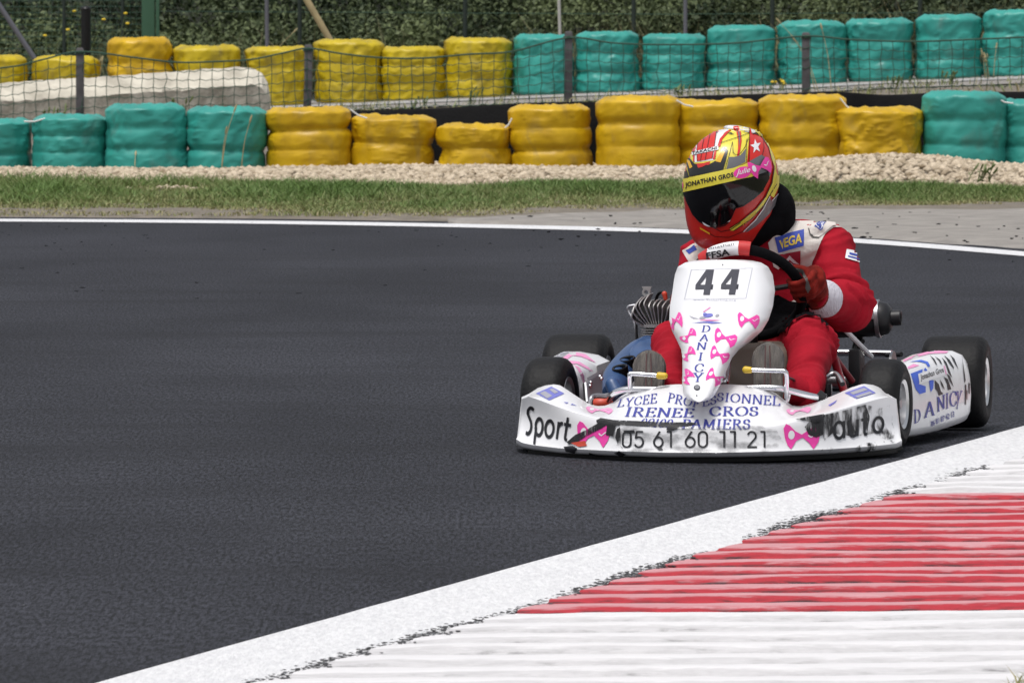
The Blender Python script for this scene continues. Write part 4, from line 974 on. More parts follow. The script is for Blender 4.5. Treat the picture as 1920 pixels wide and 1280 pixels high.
sticker('emblem', [[(1308, 601), (1330, 599), (1353, 601), (1330, 602.5)], [(1318, 585), (1331, 576), (1333, 577), (1320, 586)]], PB, MATS['light_pink'], panel, off=.0022)
for ch, x, y, h in (('D', 1324, 617, 12), ('A', 1320.5, 633.5, 12), ('N', 1315.5, 649.5, 13), ('I', 1313.5, 669, 14), ('C', 1311, 690, 15), ('Y', 1308.5, 708, 16)):
    w_ = h * (1.35 if ch in 'DNA' else 1.1 if ch in 'CY' else .55)
    stroke_sticker(ch, [(x - w_ / 2 + 1.5, y - h / 2), (x + w_ / 2 + 1.5, y - h / 2), (x + w_ / 2 - 1, y + h / 2), (x - w_ / 2 - 1, y + h / 2)], PB, NB, panel, SERIF, w=.14)
for x, y, sx_, sy_, r in ((a_[0], a_[1], a_[2] * 1.25, a_[3] * 1.25, a_[4]) for a_ in ((1403, 600, 17, 15, 8), (1267, 600, 11, 17, -12), (1291, 629, 13, 10, -38), (1290, 663, 12, 11, -38), (1287, 706, 11, 14, -50), (1360, 633, 18, 15, 22), (1349, 665, 15, 14, 28), (1340, 707, 13, 14, 40))):
    bow(x, y, sx_, sy_, r, PB, panel)
sticker('bolt_washer', [ellipse(1307, 727, 5.8, 5.2)], PB, MATS['number_grey'], panel, .0016, 3); sticker('bolt_head', [ellipse(1307, 727, 4.2, 3.8)], PB, MATS['steel'], panel, .003, 3)
for x, y in ((1306.5, 742), (1355, 497)):
    sticker('rivet', [ellipse(x, y, 1.3, 1.3, 0, 10)], PB, MATS['number_grey'], panel)

# ---- wheels
def wheel(name, c, R, w, rr, steer, side, label):
    g = empty(name); g.parent = KP; g['label'] = label
    o = Matrix.Translation(c) @ Matrix.Rotation(math.radians(-steer), 4, 'Z') @ Matrix.Rotation(math.pi / 2, 4, 'Y')   # local z -> x
    g.matrix_local = Matrix.Translation(c)
    M0 = Matrix.Translation((0, 0, 0)) @ Matrix.Rotation(math.radians(-steer), 4, 'Z') @ Matrix.Rotation(math.pi / 2, 4, 'Y')
    h = w / 2
    prof = [(rr + .002, -h + .014), (rr + .012, -h + .004), (rr + .03, -h), (R - .030, -h + .001), (R - .014, -h + .008), (R - .005, -h + .018), (R - .001, -h + .032), (R, -h * .4), (R + .0005, 0)]
    prof = prof + [(r_, -z_) for r_, z_ in prof[-2::-1]]
    MB().lathe(prof, M0, 72).build('tyre', MATS['tyre'], g, smooth=50)
    rp = [(.022, .012), (.030, .012), (rr - .018, -.01), (rr - .012, h - .035), (rr - .008, h - .012), (rr + .003, h - .006), (rr + .005, h - .010), (rr + .002, h - .018), (rr - .004, h - .03), (rr - .006, 0), (rr - .004, -h + .03), (rr + .002, -h + .018), (rr + .005, -h + .010), (rr + .003, -h + .006), (rr - .008, -h + .012), (rr - .012, -h + .035), (rr - .02, -.03), (.022, -.02)]
    rm = MB().lathe(rp, M0, 48).build('rim', MATS['alloy'], g, smooth=40)
    hb = MB(); hb.lathe([(.001, side * h * .75), (.014, side * h * .75), (.016, side * h * .6), (.024, side * .012), (.024, -side * .03)], M0, 20)
    hb.build('hub', MATS['steel'], g)
    bt = MB()
    for k in range(3):
        a = 2 * math.pi * k / 3; Mb = M0 @ Matrix.Translation((.034 * math.cos(a), .034 * math.sin(a), 0)); bt.lathe([(.0005, side * .028), (.006, side * .028), (.006, side * .005)], Mb, 8)
    bt.build('wheel_nuts', MATS['dark_steel'], g)
    return g
wheel('front_wheel', (.515, 0, .131), .131, .125, .069, 4.0, 1, 'slick front wheel beside the exhaust side pod')
wheel('front_wheel', (-.478, .02, .137), .131, .130, .069, 4.0, -1, 'slick front wheel on the engine side')
wheel('rear_wheel', (.595, 1.05, .138), .141, .200, .070, 0, 1, 'wide rear slick behind the lettered side pod')
wheel('rear_wheel', (-.575, 1.05, .146), .141, .200, .070, 0, -1, 'wide rear slick on the engine side')
# ---- chassis
FR, CH, ST_, DS = MATS['frame_red'], MATS['chrome'], MATS['steel'], MATS['dark_steel']
def tube(name, pts, r, m, parent=KP, n=10, sm=6): return MB().tube(catmull(pts, sm) if sm else pts, r, n).build(name, m, parent)
for s in (-1, 1):
    tube('frame_rail', [(s * .10, -.30, .055), (s * .22, -.18, .055), (s * .32, .02, .06), (s * .33, .30, .05), (s * .30, .7, .05), (s * .32, 1.12, .075)], .016, FR)
    tube('stub_axle', [(s * .33, 0, .10), (s * .42, .005, .125), (s * .50, 0, .131)], .0125, ST_)
    MB().lathe([(.0, .075), (.012, .075), (.013, .06), (.013, -.04), (.0, -.05)], Matrix.Translation((s * .345, .0, .115)), 14).build('kingpin', DS, KP)
    tube('tie_rod', [(s * .05, .10, .12), (s * .38, .06, .12)], .006, ST_, sm=0)
tube('front_crossmember', [(-.33, .02, .07), (0, .05, .06), (.33, .02, .07)], .016, FR)
tube('centre_crossmember', [(-.33, .32, .05), (0, .34, .05), (.33, .32, .05)], .015, FR)
tube('rear_crossmember', [(-.32, 1.0, .08), (0, 1.0, .07), (.32, 1.0, .08)], .016, FR)
MB().box((0, .02, .034), (.58, .72, .004)).build('floor_tray', MATS['steel'], KP)
tube('rear_axle', [(-.66, 1.05, .142), (.66, 1.05, .139)], .0225, ST_, sm=0, n=16)
for x in (-.3, .3):
    MB().box((x, 1.05, .13), (.035, .10, .11)).build('bearing_carrier', DS, KP, bevel=.008)
    tube('carrier_bolt', [(x, 1.0, .17), (x, 1.0, .2)], .006, ST_, sm=0)
# red side frame stay and tubes seen beside the driver's leg
tube('seat_strut', [L(1563, 668, .5), L(1585, 742, .32)], .0125, FR, sm=0)
tube('seat_strut', [L(1565, 670, .5), L(1598, 715, .58)], .010, FR, sm=0)
a_, b_ = L(1578, 612, .62), L(1634, 668, .84)
d_ = (b_ - a_).normalized(); sd = Vector((.9, -.15, .55)).normalized()
MB().tube([a_, b_], .0075, 8).build('seat_stay', MATS['sticker_white'], KP)
# rear bumper
tube('rear_bumper', [L(1530, 661, 1.22), L(1600, 661, 1.22), L(1672, 663, 1.2)], .011, CH, sm=0)
tube('rear_bumper', [(-.56, 1.2, .10), (-.3, 1.24, .11), (.3, 1.24, .11), (.52, 1.22, .12)], .012, DS)
tube('rear_bumper_bracket', [L(1662, 665, 1.2), L(1690, 664, 1.16)], .008, DS, sm=0)
MB().box(L(1606, 690, 1.0), (.035, .12, .12)).build('brake_caliper', DS, KP, bevel=.006)
tube('caliper_bracket', [L(1600, 662, 1.0), L(1606, 640, 1.02), L(1618, 640, 1.0)], .008, DS)
Mb = Matrix.Translation((.40, 1.05, .14)) @ Matrix.Rotation(math.pi / 2, 4, 'Y')
MB().lathe([(.03, -.004), (.092, -.004), (.092, .004), (.03, .004), (.03, -.004)], Mb, 40).build('brake_disc', ST_, KP)
MB().lathe([(.03, -.003), (.095, -.003), (.098, 0), (.095, .003), (.03, .003), (.03, -.003)], Matrix.Translation((-.30 - .06, 1.05, .14)) @ Matrix.Rotation(math.pi / 2, 4, 'Y'), 40).build('sprocket', DS, KP)
# side bumper tubes between the wheels
tube('side_bar', [(.33, .22, .06), (.50, .24, .07), (.52, .30, .07), (.54, .74, .07), (.50, .80, .07), (.33, .82, .06)], .010, CH)
tube('side_bar', [(-.33, .22, .06), (-.48, .24, .07), (-.50, .30, .07), (-.52, .74, .07), (-.48, .80, .07), (-.33, .82, .06)], .010, CH)
tube('steering_arm', [L(1540, 712, .08), L(1565, 700, .1), L(1580, 720, .05)], .008, ST_)
MB().box(L(1550, 730, .02), (.03, .03, .03)).build('spindle_block', ST_, KP, bevel=.004)
# front bumper mount tubes
tube('bumper_bar', [L(1400, 727, -.30), L(1455, 727, -.30), L(1480, 732, -.28), L(1530, 744, -.22), L(1545, 742, -.10)], .0095, CH)
tube('bumper_bar', [L(1235, 730, -.30), L(1175, 730, -.30), L(1150, 738, -.26), L(1142, 750, -.15)], .0095, CH)
tube('bumper_clamp', [L(1533, 738, -.2), L(1545, 748, -.2)], .015, DS, sm=0)
tube('bumper_clamp', [L(1479, 738, -.24), L(1475, 752, -.24)], .008, CH, sm=0)
tube('bumper_bar', [L(1107, 765, -.18), L(1108, 748, -.18), L(1116, 742, -.16), L(1136, 742, -.14), L(1137, 738, -.14)], .0075, ST_)
MB().ellipsoid(L(1128, 756, -.08), (.035, .03, .022)).build('tie_rod_boot', MATS['cap_red'], KP)
# ---- pedals
def pedal(pts, capp, side):
    g = empty('pedal'); g.parent = KP
    tube('pedal_arm', pts, .0068, CH, g)
    a_, b_ = capp; MB().capsule(a_, b_, .0105, .0095).build('pedal_cap', MATS['cap_yellow'], g)
pedal([L(1404, 693.5, -.33), L(1462, 695, -.33), L(1472, 697, -.33), L(1475, 705, -.325), L(1475, 728, -.31), L(1475, 745, -.28)], (L(1398.5, 693, -.33), L(1406, 693.5, -.33)), 1)
pedal([L(1237, 704, -.33), L(1186, 700.5, -.33), L(1181, 704, -.33), L(1181, 715, -.32), L(1182, 745, -.28)], (L(1236, 704, -.33), L(1246, 704.5, -.33)), -1)
tube('brake_rod', [L(1478, 708, -.28), L(1488, 712, -.2), L(1493, 722, -.1), L(1488, 730, -.05)], .004, DS)
tube('steering_column', [L(1361, 722, -.2), L(1368, 665, .0), L(1385, 560, .24)], .010, CH, sm=0)
MB().capsule(L(1358, 716, -.21), L(1362, 728, -.2), .013, .011).build('column_joint', CH, KP)
# ---- fuel tank between the legs
t0, t1 = L(1372, 646, .12), L(1424, 646, .12); tz = t0.z; w_ = .15
tk = MB()
prof = []
for x, z in ((-.11, .06), (.11, .06), (.115, .09), (.115, tz - .035), (.10, tz - .008), (.08, tz), (-.08, tz), (-.10, tz - .008), (-.115, tz - .035), (-.115, .09)): prof.append((x, z))
cx_ = L(1405, 680, .12).x
tk.loft([[Vector((cx_ + x * s_, y, .06 + (z - .06) * s_)) for x, z in prof] for y, s_ in ((.10, .93), (.115, 1), (.33, 1), (.345, .93))])
tank = tk.build('fuel_tank', MATS['tank'], KP, smooth=50)
MB().lathe([(.0, .03), (.026, .03), (.028, .024), (.028, 0), (.0, -.01)], Matrix.Translation((cx_ - .02, .24, tz - .002)), 20).build('filler_cap', MATS['black_plastic'], tank)
# ---- seat: a dark shell
st = MB(); rings = []
for k in range(13):
    t = k / 12
    if t < .45: u = t / .45; c = Vector((.03, .42 + .25 * u, .075 - .02 * u)); nrm_ = Vector((0, 0, 1))
    else: u = (t - .45) / .55; c = Vector((.03, .68 + .17 * u, .075 + .42 * u)); nrm_ = Vector((0, -1, .3))
    wd = .19 + .02 * math.sin(t * 3.1); up = .05 + .12 * math.sin(min(t * 1.4, 1) * math.pi)
    ring = []
    for j in range(15):
        a = -1 + 2 * j / 14; ring.append(c + Vector((wd * math.sin(a * math.pi / 2), 0, 0)) + nrm_.normalized() * up * abs(a) ** 3)
    rings.append(ring)
seat = st.loft(rings, caps=False, closed=False).build('seat', MATS['black_plastic'], KP, smooth=180)
sm_ = seat.modifiers.new('shell', 'SOLIDIFY'); sm_.thickness = .008
# ---- exhaust silencer behind the seat
a_, b_ = L(1480, 606, 1.02), L(1600, 601, 1.02); e_ = L(1672, 596, 1.02); f_ = L(1690, 594, 1.02)
ax = (e_ - a_).normalized(); Ms = ax.to_track_quat('Z', 'Y').to_matrix().to_4x4(); Ms.translation = a_; ln = (e_ - a_).length; l2 = (f_ - a_).length; RS = .053
mf = MB().lathe([(.001, -.02), (.03, -.02), (RS, .02), (RS, ln * .70), (RS + .001, ln * .72), (RS + .001, ln * .80), (RS, ln * .82), (RS, ln - .03), (RS - .006, ln - .012), (RS - .02, ln - .001), (.024, ln)], Ms, 36).build('silencer', MATS['dark_steel'], KP, smooth=40)
MB().lathe([(.024, ln - .004), (.024, l2 - .003), (.021, l2), (.015, l2 - .002), (.014, ln)], Ms, 24).build('tail_pipe', MATS['dark_steel'], mf)
MB().lathe([(RS + .001, ln * .845), (RS + .006, ln * .85), (RS + .006, ln * .885), (RS + .001, ln * .89)], Ms, 36).build('silencer_band', MATS['steel'], mf)
MB().lathe([(RS + .0015, ln * .60), (RS + .004, ln * .60), (RS + .004, ln * .615), (RS + .0015, ln * .615)], Ms, 36).build('silencer_band', MATS['dark_steel'], mf)
tube('silencer_hanger', [L(1612, 628, 1.02), L(1612, 650, 1.04), L(1606, 668, 1.05)], .010, DS)
MB().box(L(1634, 592, .965), (.014, .012, .02)).build('band_clip', MATS['steel'], mf, bevel=.002)
tube('exhaust_header', [L(1240, 640, .85), L(1300, 640, .98), L(1400, 615, 1.02), L(1490, 606, 1.02)], .026, DS)
# ---- engine: finned barrel under a fan-shaped cylinder head
eng = empty('engine'); eng.parent = KP
YE = .62
def E(x, y, dy=0.0): return L(x, y, YE + dy)
ec = E(1232, 640); s_e = (E(1300, 640) - E(1200, 640)).length / 100.0     # metres for each photo pixel
crank = MB().lathe([(.001, .09), (.07, .09), (.085, .07), (.085, -.07), (.07, -.09), (.001, -.09)], Matrix.Translation((ec.x, YE, .14)) @ Matrix.Rotation(math.pi / 2, 4, 'Y'), 32)
crank.box((ec.x, YE, .17), (.13, .14, .10)).build('crankcase', MATS['fins'], eng)
for k in range(8):
    z = E(1232, 640 - k * 4.6).z; hw = .047 + .0005 * k
    MB().lathe([(.02, z - .0012), (hw * 1.0, z - .0012), (hw, z + .0012), (.02, z + .0012)], Matrix.Translation((ec.x, YE, 0)), 28).build('barrel_fin', MATS['fins'], eng)
MB().lathe([(.0, .20), (.034, .20), (.034, E(1232, 610).z), (.0, E(1232, 610).z)], Matrix.Translation((ec.x, YE, 0)), 24).build('barrel', MATS['dark_steel'], eng)
MB().lathe([(.0, E(0, 615).z), (.05, E(0, 615).z), (.05, E(0, 611).z), (.02, E(0, 609).z), (.0, E(0, 609).z)], Matrix.Translation((ec.x, YE, 0)), 28).build('head_base', MATS['fins'], eng)
fan = [((1214, 611), (1192, 598), (1191, 582), (1194, 574)), ((1217, 611), (1196, 590), (1193, 578), (1196, 568)), ((1220, 611), (1201, 583), (1198, 570), (1207, 556)), ((1224, 611), (1206, 579), (1205, 566), (1213, 555)), ((1228, 611), (1216, 578), (1213, 566), (1221, 550)),
       ((1231, 611), (1225, 582), (1222, 572), (1225, 562)), ((1235, 611), (1231, 582), (1231, 570), (1236, 561)), ((1239, 611), (1239, 582), (1239, 570), (1245, 561)), ((1243, 611), (1247, 582), (1248, 572), (1255, 561)), ((1247, 611), (1255, 588), (1258, 575), (1264, 564)), ((1250, 611), (1264, 592), (1268, 580), (1272, 570))]
for pts in fan:
    c = catmull([E(*p) for p in pts], 5); th_ = .0016; fb = MB()
    n_ = len(c); rg = []
    for i, p in enumerate(c):
        t = (c[min(i + 1, n_ - 1)] - c[max(i - 1, 0)]).normalized(); nn = Vector((-t.z, 0, t.x)).normalized() * th_; dep = .055 * math.sin(math.pi * (.18 + .62 * i / (n_ - 1)))
        rg.append([p + nn + Vector((0, -dep, 0)), p - nn + Vector((0, -dep, 0)), p - nn + Vector((0, dep, 0)), p + nn + Vector((0, dep, 0))])
    fb.loft(rg).build('head_fin', MATS['fins'], eng)
MB().capsule(E(1246, 551, -.02), E(1248, 560, -.02), .0085, .0065).build('spark_plug_cap', MATS['cap_red'], eng)
MB().tube(catmull([E(1246, 550, -.02), E(1240, 547, 0), E(1234, 552, .02), E(1230, 562, .03)], 5), .005, 8).build('plug_lead', MATS['black_plastic'], eng)
MB().lathe([(.006, -.012), (.012, -.012), (.0125, .012), (.006, .012), (.006, -.012)], Matrix.Translation(E(1212.5, 547.5)) @ Matrix.Rotation(math.pi / 2, 4, 'X'), 16).build('sensor_ring', MATS['fins'], eng)
MB().add([E(1203, 537), E(1222, 537), E(1219, 544), E(1207, 544)] + [p + Vector((0, .004, 0)) for p in (E(1203, 537), E(1222, 537), E(1219, 544), E(1207, 544))], [(0, 1, 2, 3), (7, 6, 5, 4), (0, 4, 5, 1), (1, 5, 6, 2), (2, 6, 7, 3), (3, 7, 4, 0)]).build('sensor_tab', MATS['fins'], eng)
tube('engine_guard', [E(1192, 572, .02), E(1180, 574, .02), E(1177, 578, .02), E(1179, 585, .02), E(1190, 606, .01), E(1195, 640, 0)], .0045, ST_, eng)
tube('engine_stud', [E(1193, 608, 0), E(1194, 648, 0)], .004, DS, eng, sm=0)
# ---- blue intake airbox with two inlet tubes
ab = empty('airbox'); ab.parent = KP
bodyp = MB()
c0, c1, c2, c3 = L(1150, 737, .08), L(1160, 706, .22), L(1190, 672, .42), L(1215, 654, .55)
pp = catmull([c0, c1, c2, c3], 8)
ring = []
bodyp.tube([pp[0] - (pp[1] - pp[0]) * .6] + pp + [pp[-1] + (pp[-1] - pp[-2]) * .5], [.012] + [.033 + .012 * smooth01(0, .3, i / (len(pp) - 1)) - .004 * smooth01(.7, 1, i / (len(pp) - 1)) for i in range(len(pp))] + [.02], 24, ell=(1, 1.0)).build('airbox_body', MATS['airbox_blue'], ab, smooth=60)
lidp = [(1180, 660), (1184, 652), (1198, 641), (1215, 635), (1236, 634), (1250, 640), (1250, 655), (1228, 657), (1212, 664), (1196, 672), (1182, 668)]
lt, lb_ = [L(x, y, .46 - (y - 634) * .006) for x, y in lidp], [L(x, y + 6, .46 - (y - 634) * .006) for x, y in lidp]
MB().loft([lb_, lt, [p.lerp(sum(lt, Vector()) / len(lt), .12) + Vector((0, 0, .004)) for p in lt]]).build('airbox_lid', MATS['airbox_blue'], ab, smooth=35)
ABV = bvh_of(ab.children[0]) if len(ab.children) else None
for x, y, yy_ in ((1177, 677, .26), (1163, 693, .16)):
    ht = ABV.ray_cast(CAM_K, kray(x, y).normalized()); c = (ht[0] if ht[0] else L(x, y, yy_)) + Vector((0, -.002, .003)); ax_ = Vector((-.15, -.28, .95)).normalized(); Mi_ = ax_.to_track_quat('Z', 'Y').to_matrix().to_4x4(); Mi_.translation = c
    MB().lathe([(.022, -.04), (.0235, .0), (.0245, .004), (.023, .007), (.018, .005), (.016, -.045), (.001, -.045)], Mi_, 28).build('intake_tube', MATS['black_plastic'], ab)
MB().capsule(L(1148, 720, .04), L(1155, 735, .03), .022, .024).build('airbox_foot', MATS['airbox_blue'], ab)
# ---- side pods
def pod(sections, name, label):
    rings = []
    for y, xi, xo, zb, zt in sections:
        w_ = xo - xi; hh = zt - zb; r = []
        for u, v in ((0, 0), (.45, -.0), (.84, .0), (.955, .035), (.995, .12), (1.01, .35), (.995, .60), (.955, .82), (.88, .94), (.74, 1.0), (.5, 1.0), (.2, .95), (.02, .86), (0, .5)):
            r.append(Vector((xi + w_ * u, y, zb + hh * v)))
        rings.append(r)
    fine = []
    for j in range(len(rings[0])):
        fine.append(catmull([r[j] for r in rings], 6))
    rings = [[fine[j][i] for j in range(len(fine))] for i in range(len(fine[0]))]
    o = MB().loft(rings).build(name, MATS['white_plastic'], KP, smooth=55); o['label'] = label
    return o
podR = pod([(.13, .47, .50, .05, .17), (.15, .465, .535, .035, .205), (.22, .46, .565, .022, .225), (.38, .46, .603, .020, .236), (.55, .46, .635, .022, .242), (.72, .46, .660, .027, .247), (.80, .465, .668, .038, .245), (.84, .48, .655, .06, .235), (.855, .49, .63, .10, .21)], 'side_pod', 'white side pod lettered in blue with zebra stripes')
podL = pod([(.15, -.44, -.475, .06, .17), (.18, -.43, -.505, .04, .215), (.24, -.425, -.535, .03, .235), (.38, -.42, -.575, .026, .243), (.55, -.42, -.595, .03, .247), (.72, -.42, -.61, .035, .248), (.80, -.43, -.615, .05, .24), (.84, -.44, -.60, .08, .22)], 'side_pod', 'white side pod streaked pink on the engine side')
SB = bvh_of(podR)
def ps(polys, m, off=.0015, name='pod_print', **kw): return sticker(name, polys, SB, MATS[m], podR, off, **kw)
Z3 = lambda pts: [(1600 + x * .1875, 600 + y * .1875) for x, y in pts]
ps([Z3([(500, 400), (640, 345), (800, 305), (950, 315), (930, 332), (760, 340), (640, 370), (560, 395), (505, 420)]), Z3([(540, 470), (600, 440), (660, 455), (600, 475), (545, 490)])], 'light_pink')
ps([Z3([(560, 420), (680, 400), (745, 420), (765, 460), (745, 470), (720, 435), (660, 418)]), Z3([(570, 535), (690, 490), (680, 560), (650, 640), (720, 660), (720, 720), (660, 740), (620, 690)]), Z3([(755, 600), (800, 600), (795, 680), (770, 720), (760, 660)]), Z3([(700, 500), (715, 475), (735, 500), (735, 520)])], 'logo_blue')
ps([Z3([(640, 540), (905, 450), (920, 545), (655, 640)])], 'sticker_white', .0025, 'name_plate')
ps([Z3([(895, 462), (905, 458), (925, 540), (915, 545)])], 'light_pink', .0032, 'name_flag')
text_sticker('Jonathan Gros', Z3([(660, 545), (890, 470), (900, 535), (668, 618)]), SB, MATS['black_ink'], podR, off=.0032, bold=.01)
zeb = [[(760, 350), (810, 395), (835, 450), (820, 440), (795, 400)], [(810, 365), (865, 400), (885, 445), (875, 440), (850, 405)], [(880, 375), (925, 420), (960, 510), (985, 580), (950, 530), (920, 450)], [(905, 355), (960, 400), (1000, 470), (1000, 490), (955, 430)], [(965, 350), (1005, 385), (1050, 500), (1020, 450)], [(1080, 350), (1090, 420), (1110, 540), (1118, 600), (1108, 630), (1095, 500)],
       [(1100, 340), (1130, 390), (1140, 480), (1128, 430)], [(900, 565), (940, 590), (975, 690), (940, 700), (935, 640)], [(925, 530), (960, 560), (1000, 670), (965, 620)], [(860, 590), (890, 640), (910, 700), (880, 660)], [(810, 600), (850, 640), (870, 710), (895, 735), (850, 755), (840, 715), (815, 690)], [(1112, 650), (1125, 640), (1122, 850), (1112, 840)], [(1148, 620), (1160, 640), (1158, 740), (1148, 730)], [(1128, 700), (1136, 700), (1134, 800), (1128, 790)]]
ps([Z3(p) for p in zeb], 'black_ink', .0019, 'zebra_stripes')
for ch, q in (('D', [(600, 900), (668, 885), (668, 1010), (604, 1030)]), ('A', [(715, 820), (805, 810), (805, 945), (705, 975)]), ('N', [(830, 775), (910, 745), (910, 880), (835, 915)]), ('I', [(920, 740), (945, 730), (945, 875), (922, 885)]), ('C', [(955, 725), (1030, 705), (1030, 850), (960, 870)]), ('Y', [(1035, 715), (1080, 710), (1050, 880), (1015, 885)])):
    stroke_sticker(ch, Z3(q), SB, NB, podR, SERIF, w=.15)
text_sticker('06 81 87 42 13', Z3([(770, 1010), (1003, 905), (1003, 965), (772, 1062)]), SB, NB, podR, bold=.02)
SL = bvh_of(podL)
Z1 = lambda pts: [(940 + x / 4.8, 620 + y / 4.8) for x, y in pts]
sticker('pod_print', [Z1([(530, 260), (640, 190), (760, 215), (850, 290), (800, 270), (720, 235), (640, 225), (590, 260)]), Z1([(640, 300), (700, 330), (740, 400), (750, 470), (735, 460), (715, 400), (680, 340)]), Z1([(560, 290), (600, 270), (700, 280), (780, 330), (830, 370), (760, 340), (680, 300), (610, 300)])], SL, MATS['light_pink'], podL)
sticker('pod_print', [Z1([(450, 225), (520, 205), (600, 190), (610, 200), (530, 220), (455, 240)]), Z1([(445, 245), (540, 225), (590, 215), (545, 240), (450, 258)])], SL, MATS['patch_grey'], podL)
pl = Z1([(770, 420), (905, 345), (892, 560), (790, 660)]); pv = [L(x, y, y_) for (x, y), y_ in zip(pl, (-.05, -.01, -.01, -.05))]
plate = MB().add(pv + [p + Vector((.004, .006, 0)) for p in pv], [(0, 1, 2, 3), (7, 6, 5, 4), (0, 4, 5, 1), (1, 5, 6, 2), (2, 6, 7, 3), (3, 7, 4, 0)]).build('pod_bracket', MATS['plate_grey'], KP, bevel=.0015)
for x, y in Z1([(805, 465), (888, 412), (800, 495), (902, 430)]): MB().ellipsoid(L(x, y, -.045), (.006, .006, .006), 10, 6).build('bolt', MATS['chrome'], plate)
tube('pod_strut', [L(1098, 720, .08), L(1101, 756, .03)], .009, ST_, sm=0)
# ---- steering wheel
CW = L(1398, 549, .27); RW = .168
WU = Vector((0.06, -math.cos(math.radians(52)), math.sin(math.radians(52)))).normalized(); WR = Vector((1, .03, -.06)); WR = (WR - WU * WR.dot(WU)).normalized(); WN = WU.cross(WR) * -1
if WN.y < 0: WN = -WN
sw = empty('steering_wheel'); sw.parent = KP
def wp(a, r=RW): return CW + (WR * math.cos(a) + WU * math.sin(a)) * r
MB().tube([wp(2 * math.pi * k / 72) for k in range(73)], .0155, 16, caps=False).build('wheel_rim', MATS['suit_black'], sw, smooth=180)
for a in (math.radians(-90), math.radians(15), math.radians(165)): MB().tube([wp(a, .02), wp(a, RW)], .008, 8).build('spoke', MATS['dark_steel'], sw)
MB().lathe([(.0, .012), (.032, .012), (.035, 0), (.035, -.012), (.0, -.014)], Matrix.Translation(CW) @ WN.to_track_quat('Z', 'Y').to_matrix().to_4x4(), 24).build('hub', MATS['dark_steel'], sw)
pad0, pad1 = math.radians(84), math.radians(133)
padm = MB().tube([wp(pad0 + (pad1 - pad0) * k / 16) + WU * .004 for k in range(17)], .021, 18); padm = padm.build('rim_pad', MATS['sticker_white'], sw)
for a0_, a1_ in ((math.radians(83), math.radians(94)), (math.radians(125), math.radians(136))): MB().tube([wp(a0_ + (a1_ - a0_) * k / 6) + WU * .004 for k in range(7)], .0218, 18).build('pad_band', MATS['band_red'], sw)
WB = bvh_of(padm)
text_sticker('FFSA', [(1324, 474), (1367, 466), (1369, 477), (1325, 486)], WB, BI, padm, bold=.03)
text_sticker('Jonathan', [(1323, 465), (1376, 455), (1377, 461), (1324, 471)], WB, MATS['number_grey'], padm)

# ================================================================== THE DRIVER (same metres as the kart he sits in)
man = tag(empty('person', M=KART_M), 'driver in red and white race suit and full-face helmet, steering the kart', 'person')
def remesh(name, mb, voxel, smooth_it, m, parent, wrinkle=None):
    me = mb.mesh('tmp'); o = bpy.data.objects.new('tmp', me); COL.objects.link(o)
    r = o.modifiers.new('r', 'REMESH'); r.mode = 'VOXEL'; r.voxel_size = voxel; r.adaptivity = 0
    s = o.modifiers.new('s', 'SMOOTH'); s.factor = .5; s.iterations = smooth_it
    bpy.context.view_layer.update()
    me2 = bpy.data.meshes.new_from_object(o.evaluated_get(bpy.context.evaluated_depsgraph_get())); bpy.data.objects.remove(o)
    me2.materials.clear(); me2.name = name
    if wrinkle:
        nr = [v.normal.copy() for v in me2.vertices]
        for v, n_ in zip(me2.vertices, nr): v.co += n_ * wrinkle(v.co)
    return link_mesh(name, me2, m, parent, 180)
HR, HL = math.radians(14), math.radians(198)                 # where the hands hold the wheel rim
handR, handL = wp(HR), wp(HL)
radR, radL = (handR - CW).normalized(), (handL - CW).normalized()
wristR = L(1533, 556, .36); wristL = handL + WN * .07 + radL * .01 + Vector((.02, .05, -.02))
shR, elR = L(1553, 464, .68), L(1588, 574, .56)
shL, elL = L(1318, 486, .66), L(1302, 585, .55)
hip = L(1430, 640, .66); chest = L(1440, 505, .70); neck = L(1432, 448, .62)
b = MB()
# torso
b.ellipsoid(hip, (.175, .14, .13)); b.ellipsoid(hip.lerp(chest, .5), (.165, .125, .17)); b.ellipsoid(chest + Vector((0, 0, -.01)), (.185, .125, .15))
b.capsule(shL, shR, .068, .074); b.capsule(neck + Vector((0, .02, -.09)), neck + Vector((0, -.03, .05)), .085, .07)
b.ellipsoid(shR.lerp(neck, .45) + Vector((0, 0, .0)), (.10, .09, .075)); b.ellipsoid(shL.lerp(neck, .45), (.10, .09, .075))
# arms
b.capsule(shR, elR, .076, .068); b.capsule(elR, wristR, .068, .043); b.ellipsoid(elR + Vector((.004, 0, -.008)), (.074, .07, .068))
b.capsule(shL, elL, .072, .062); b.capsule(elL, wristL, .062, .043)
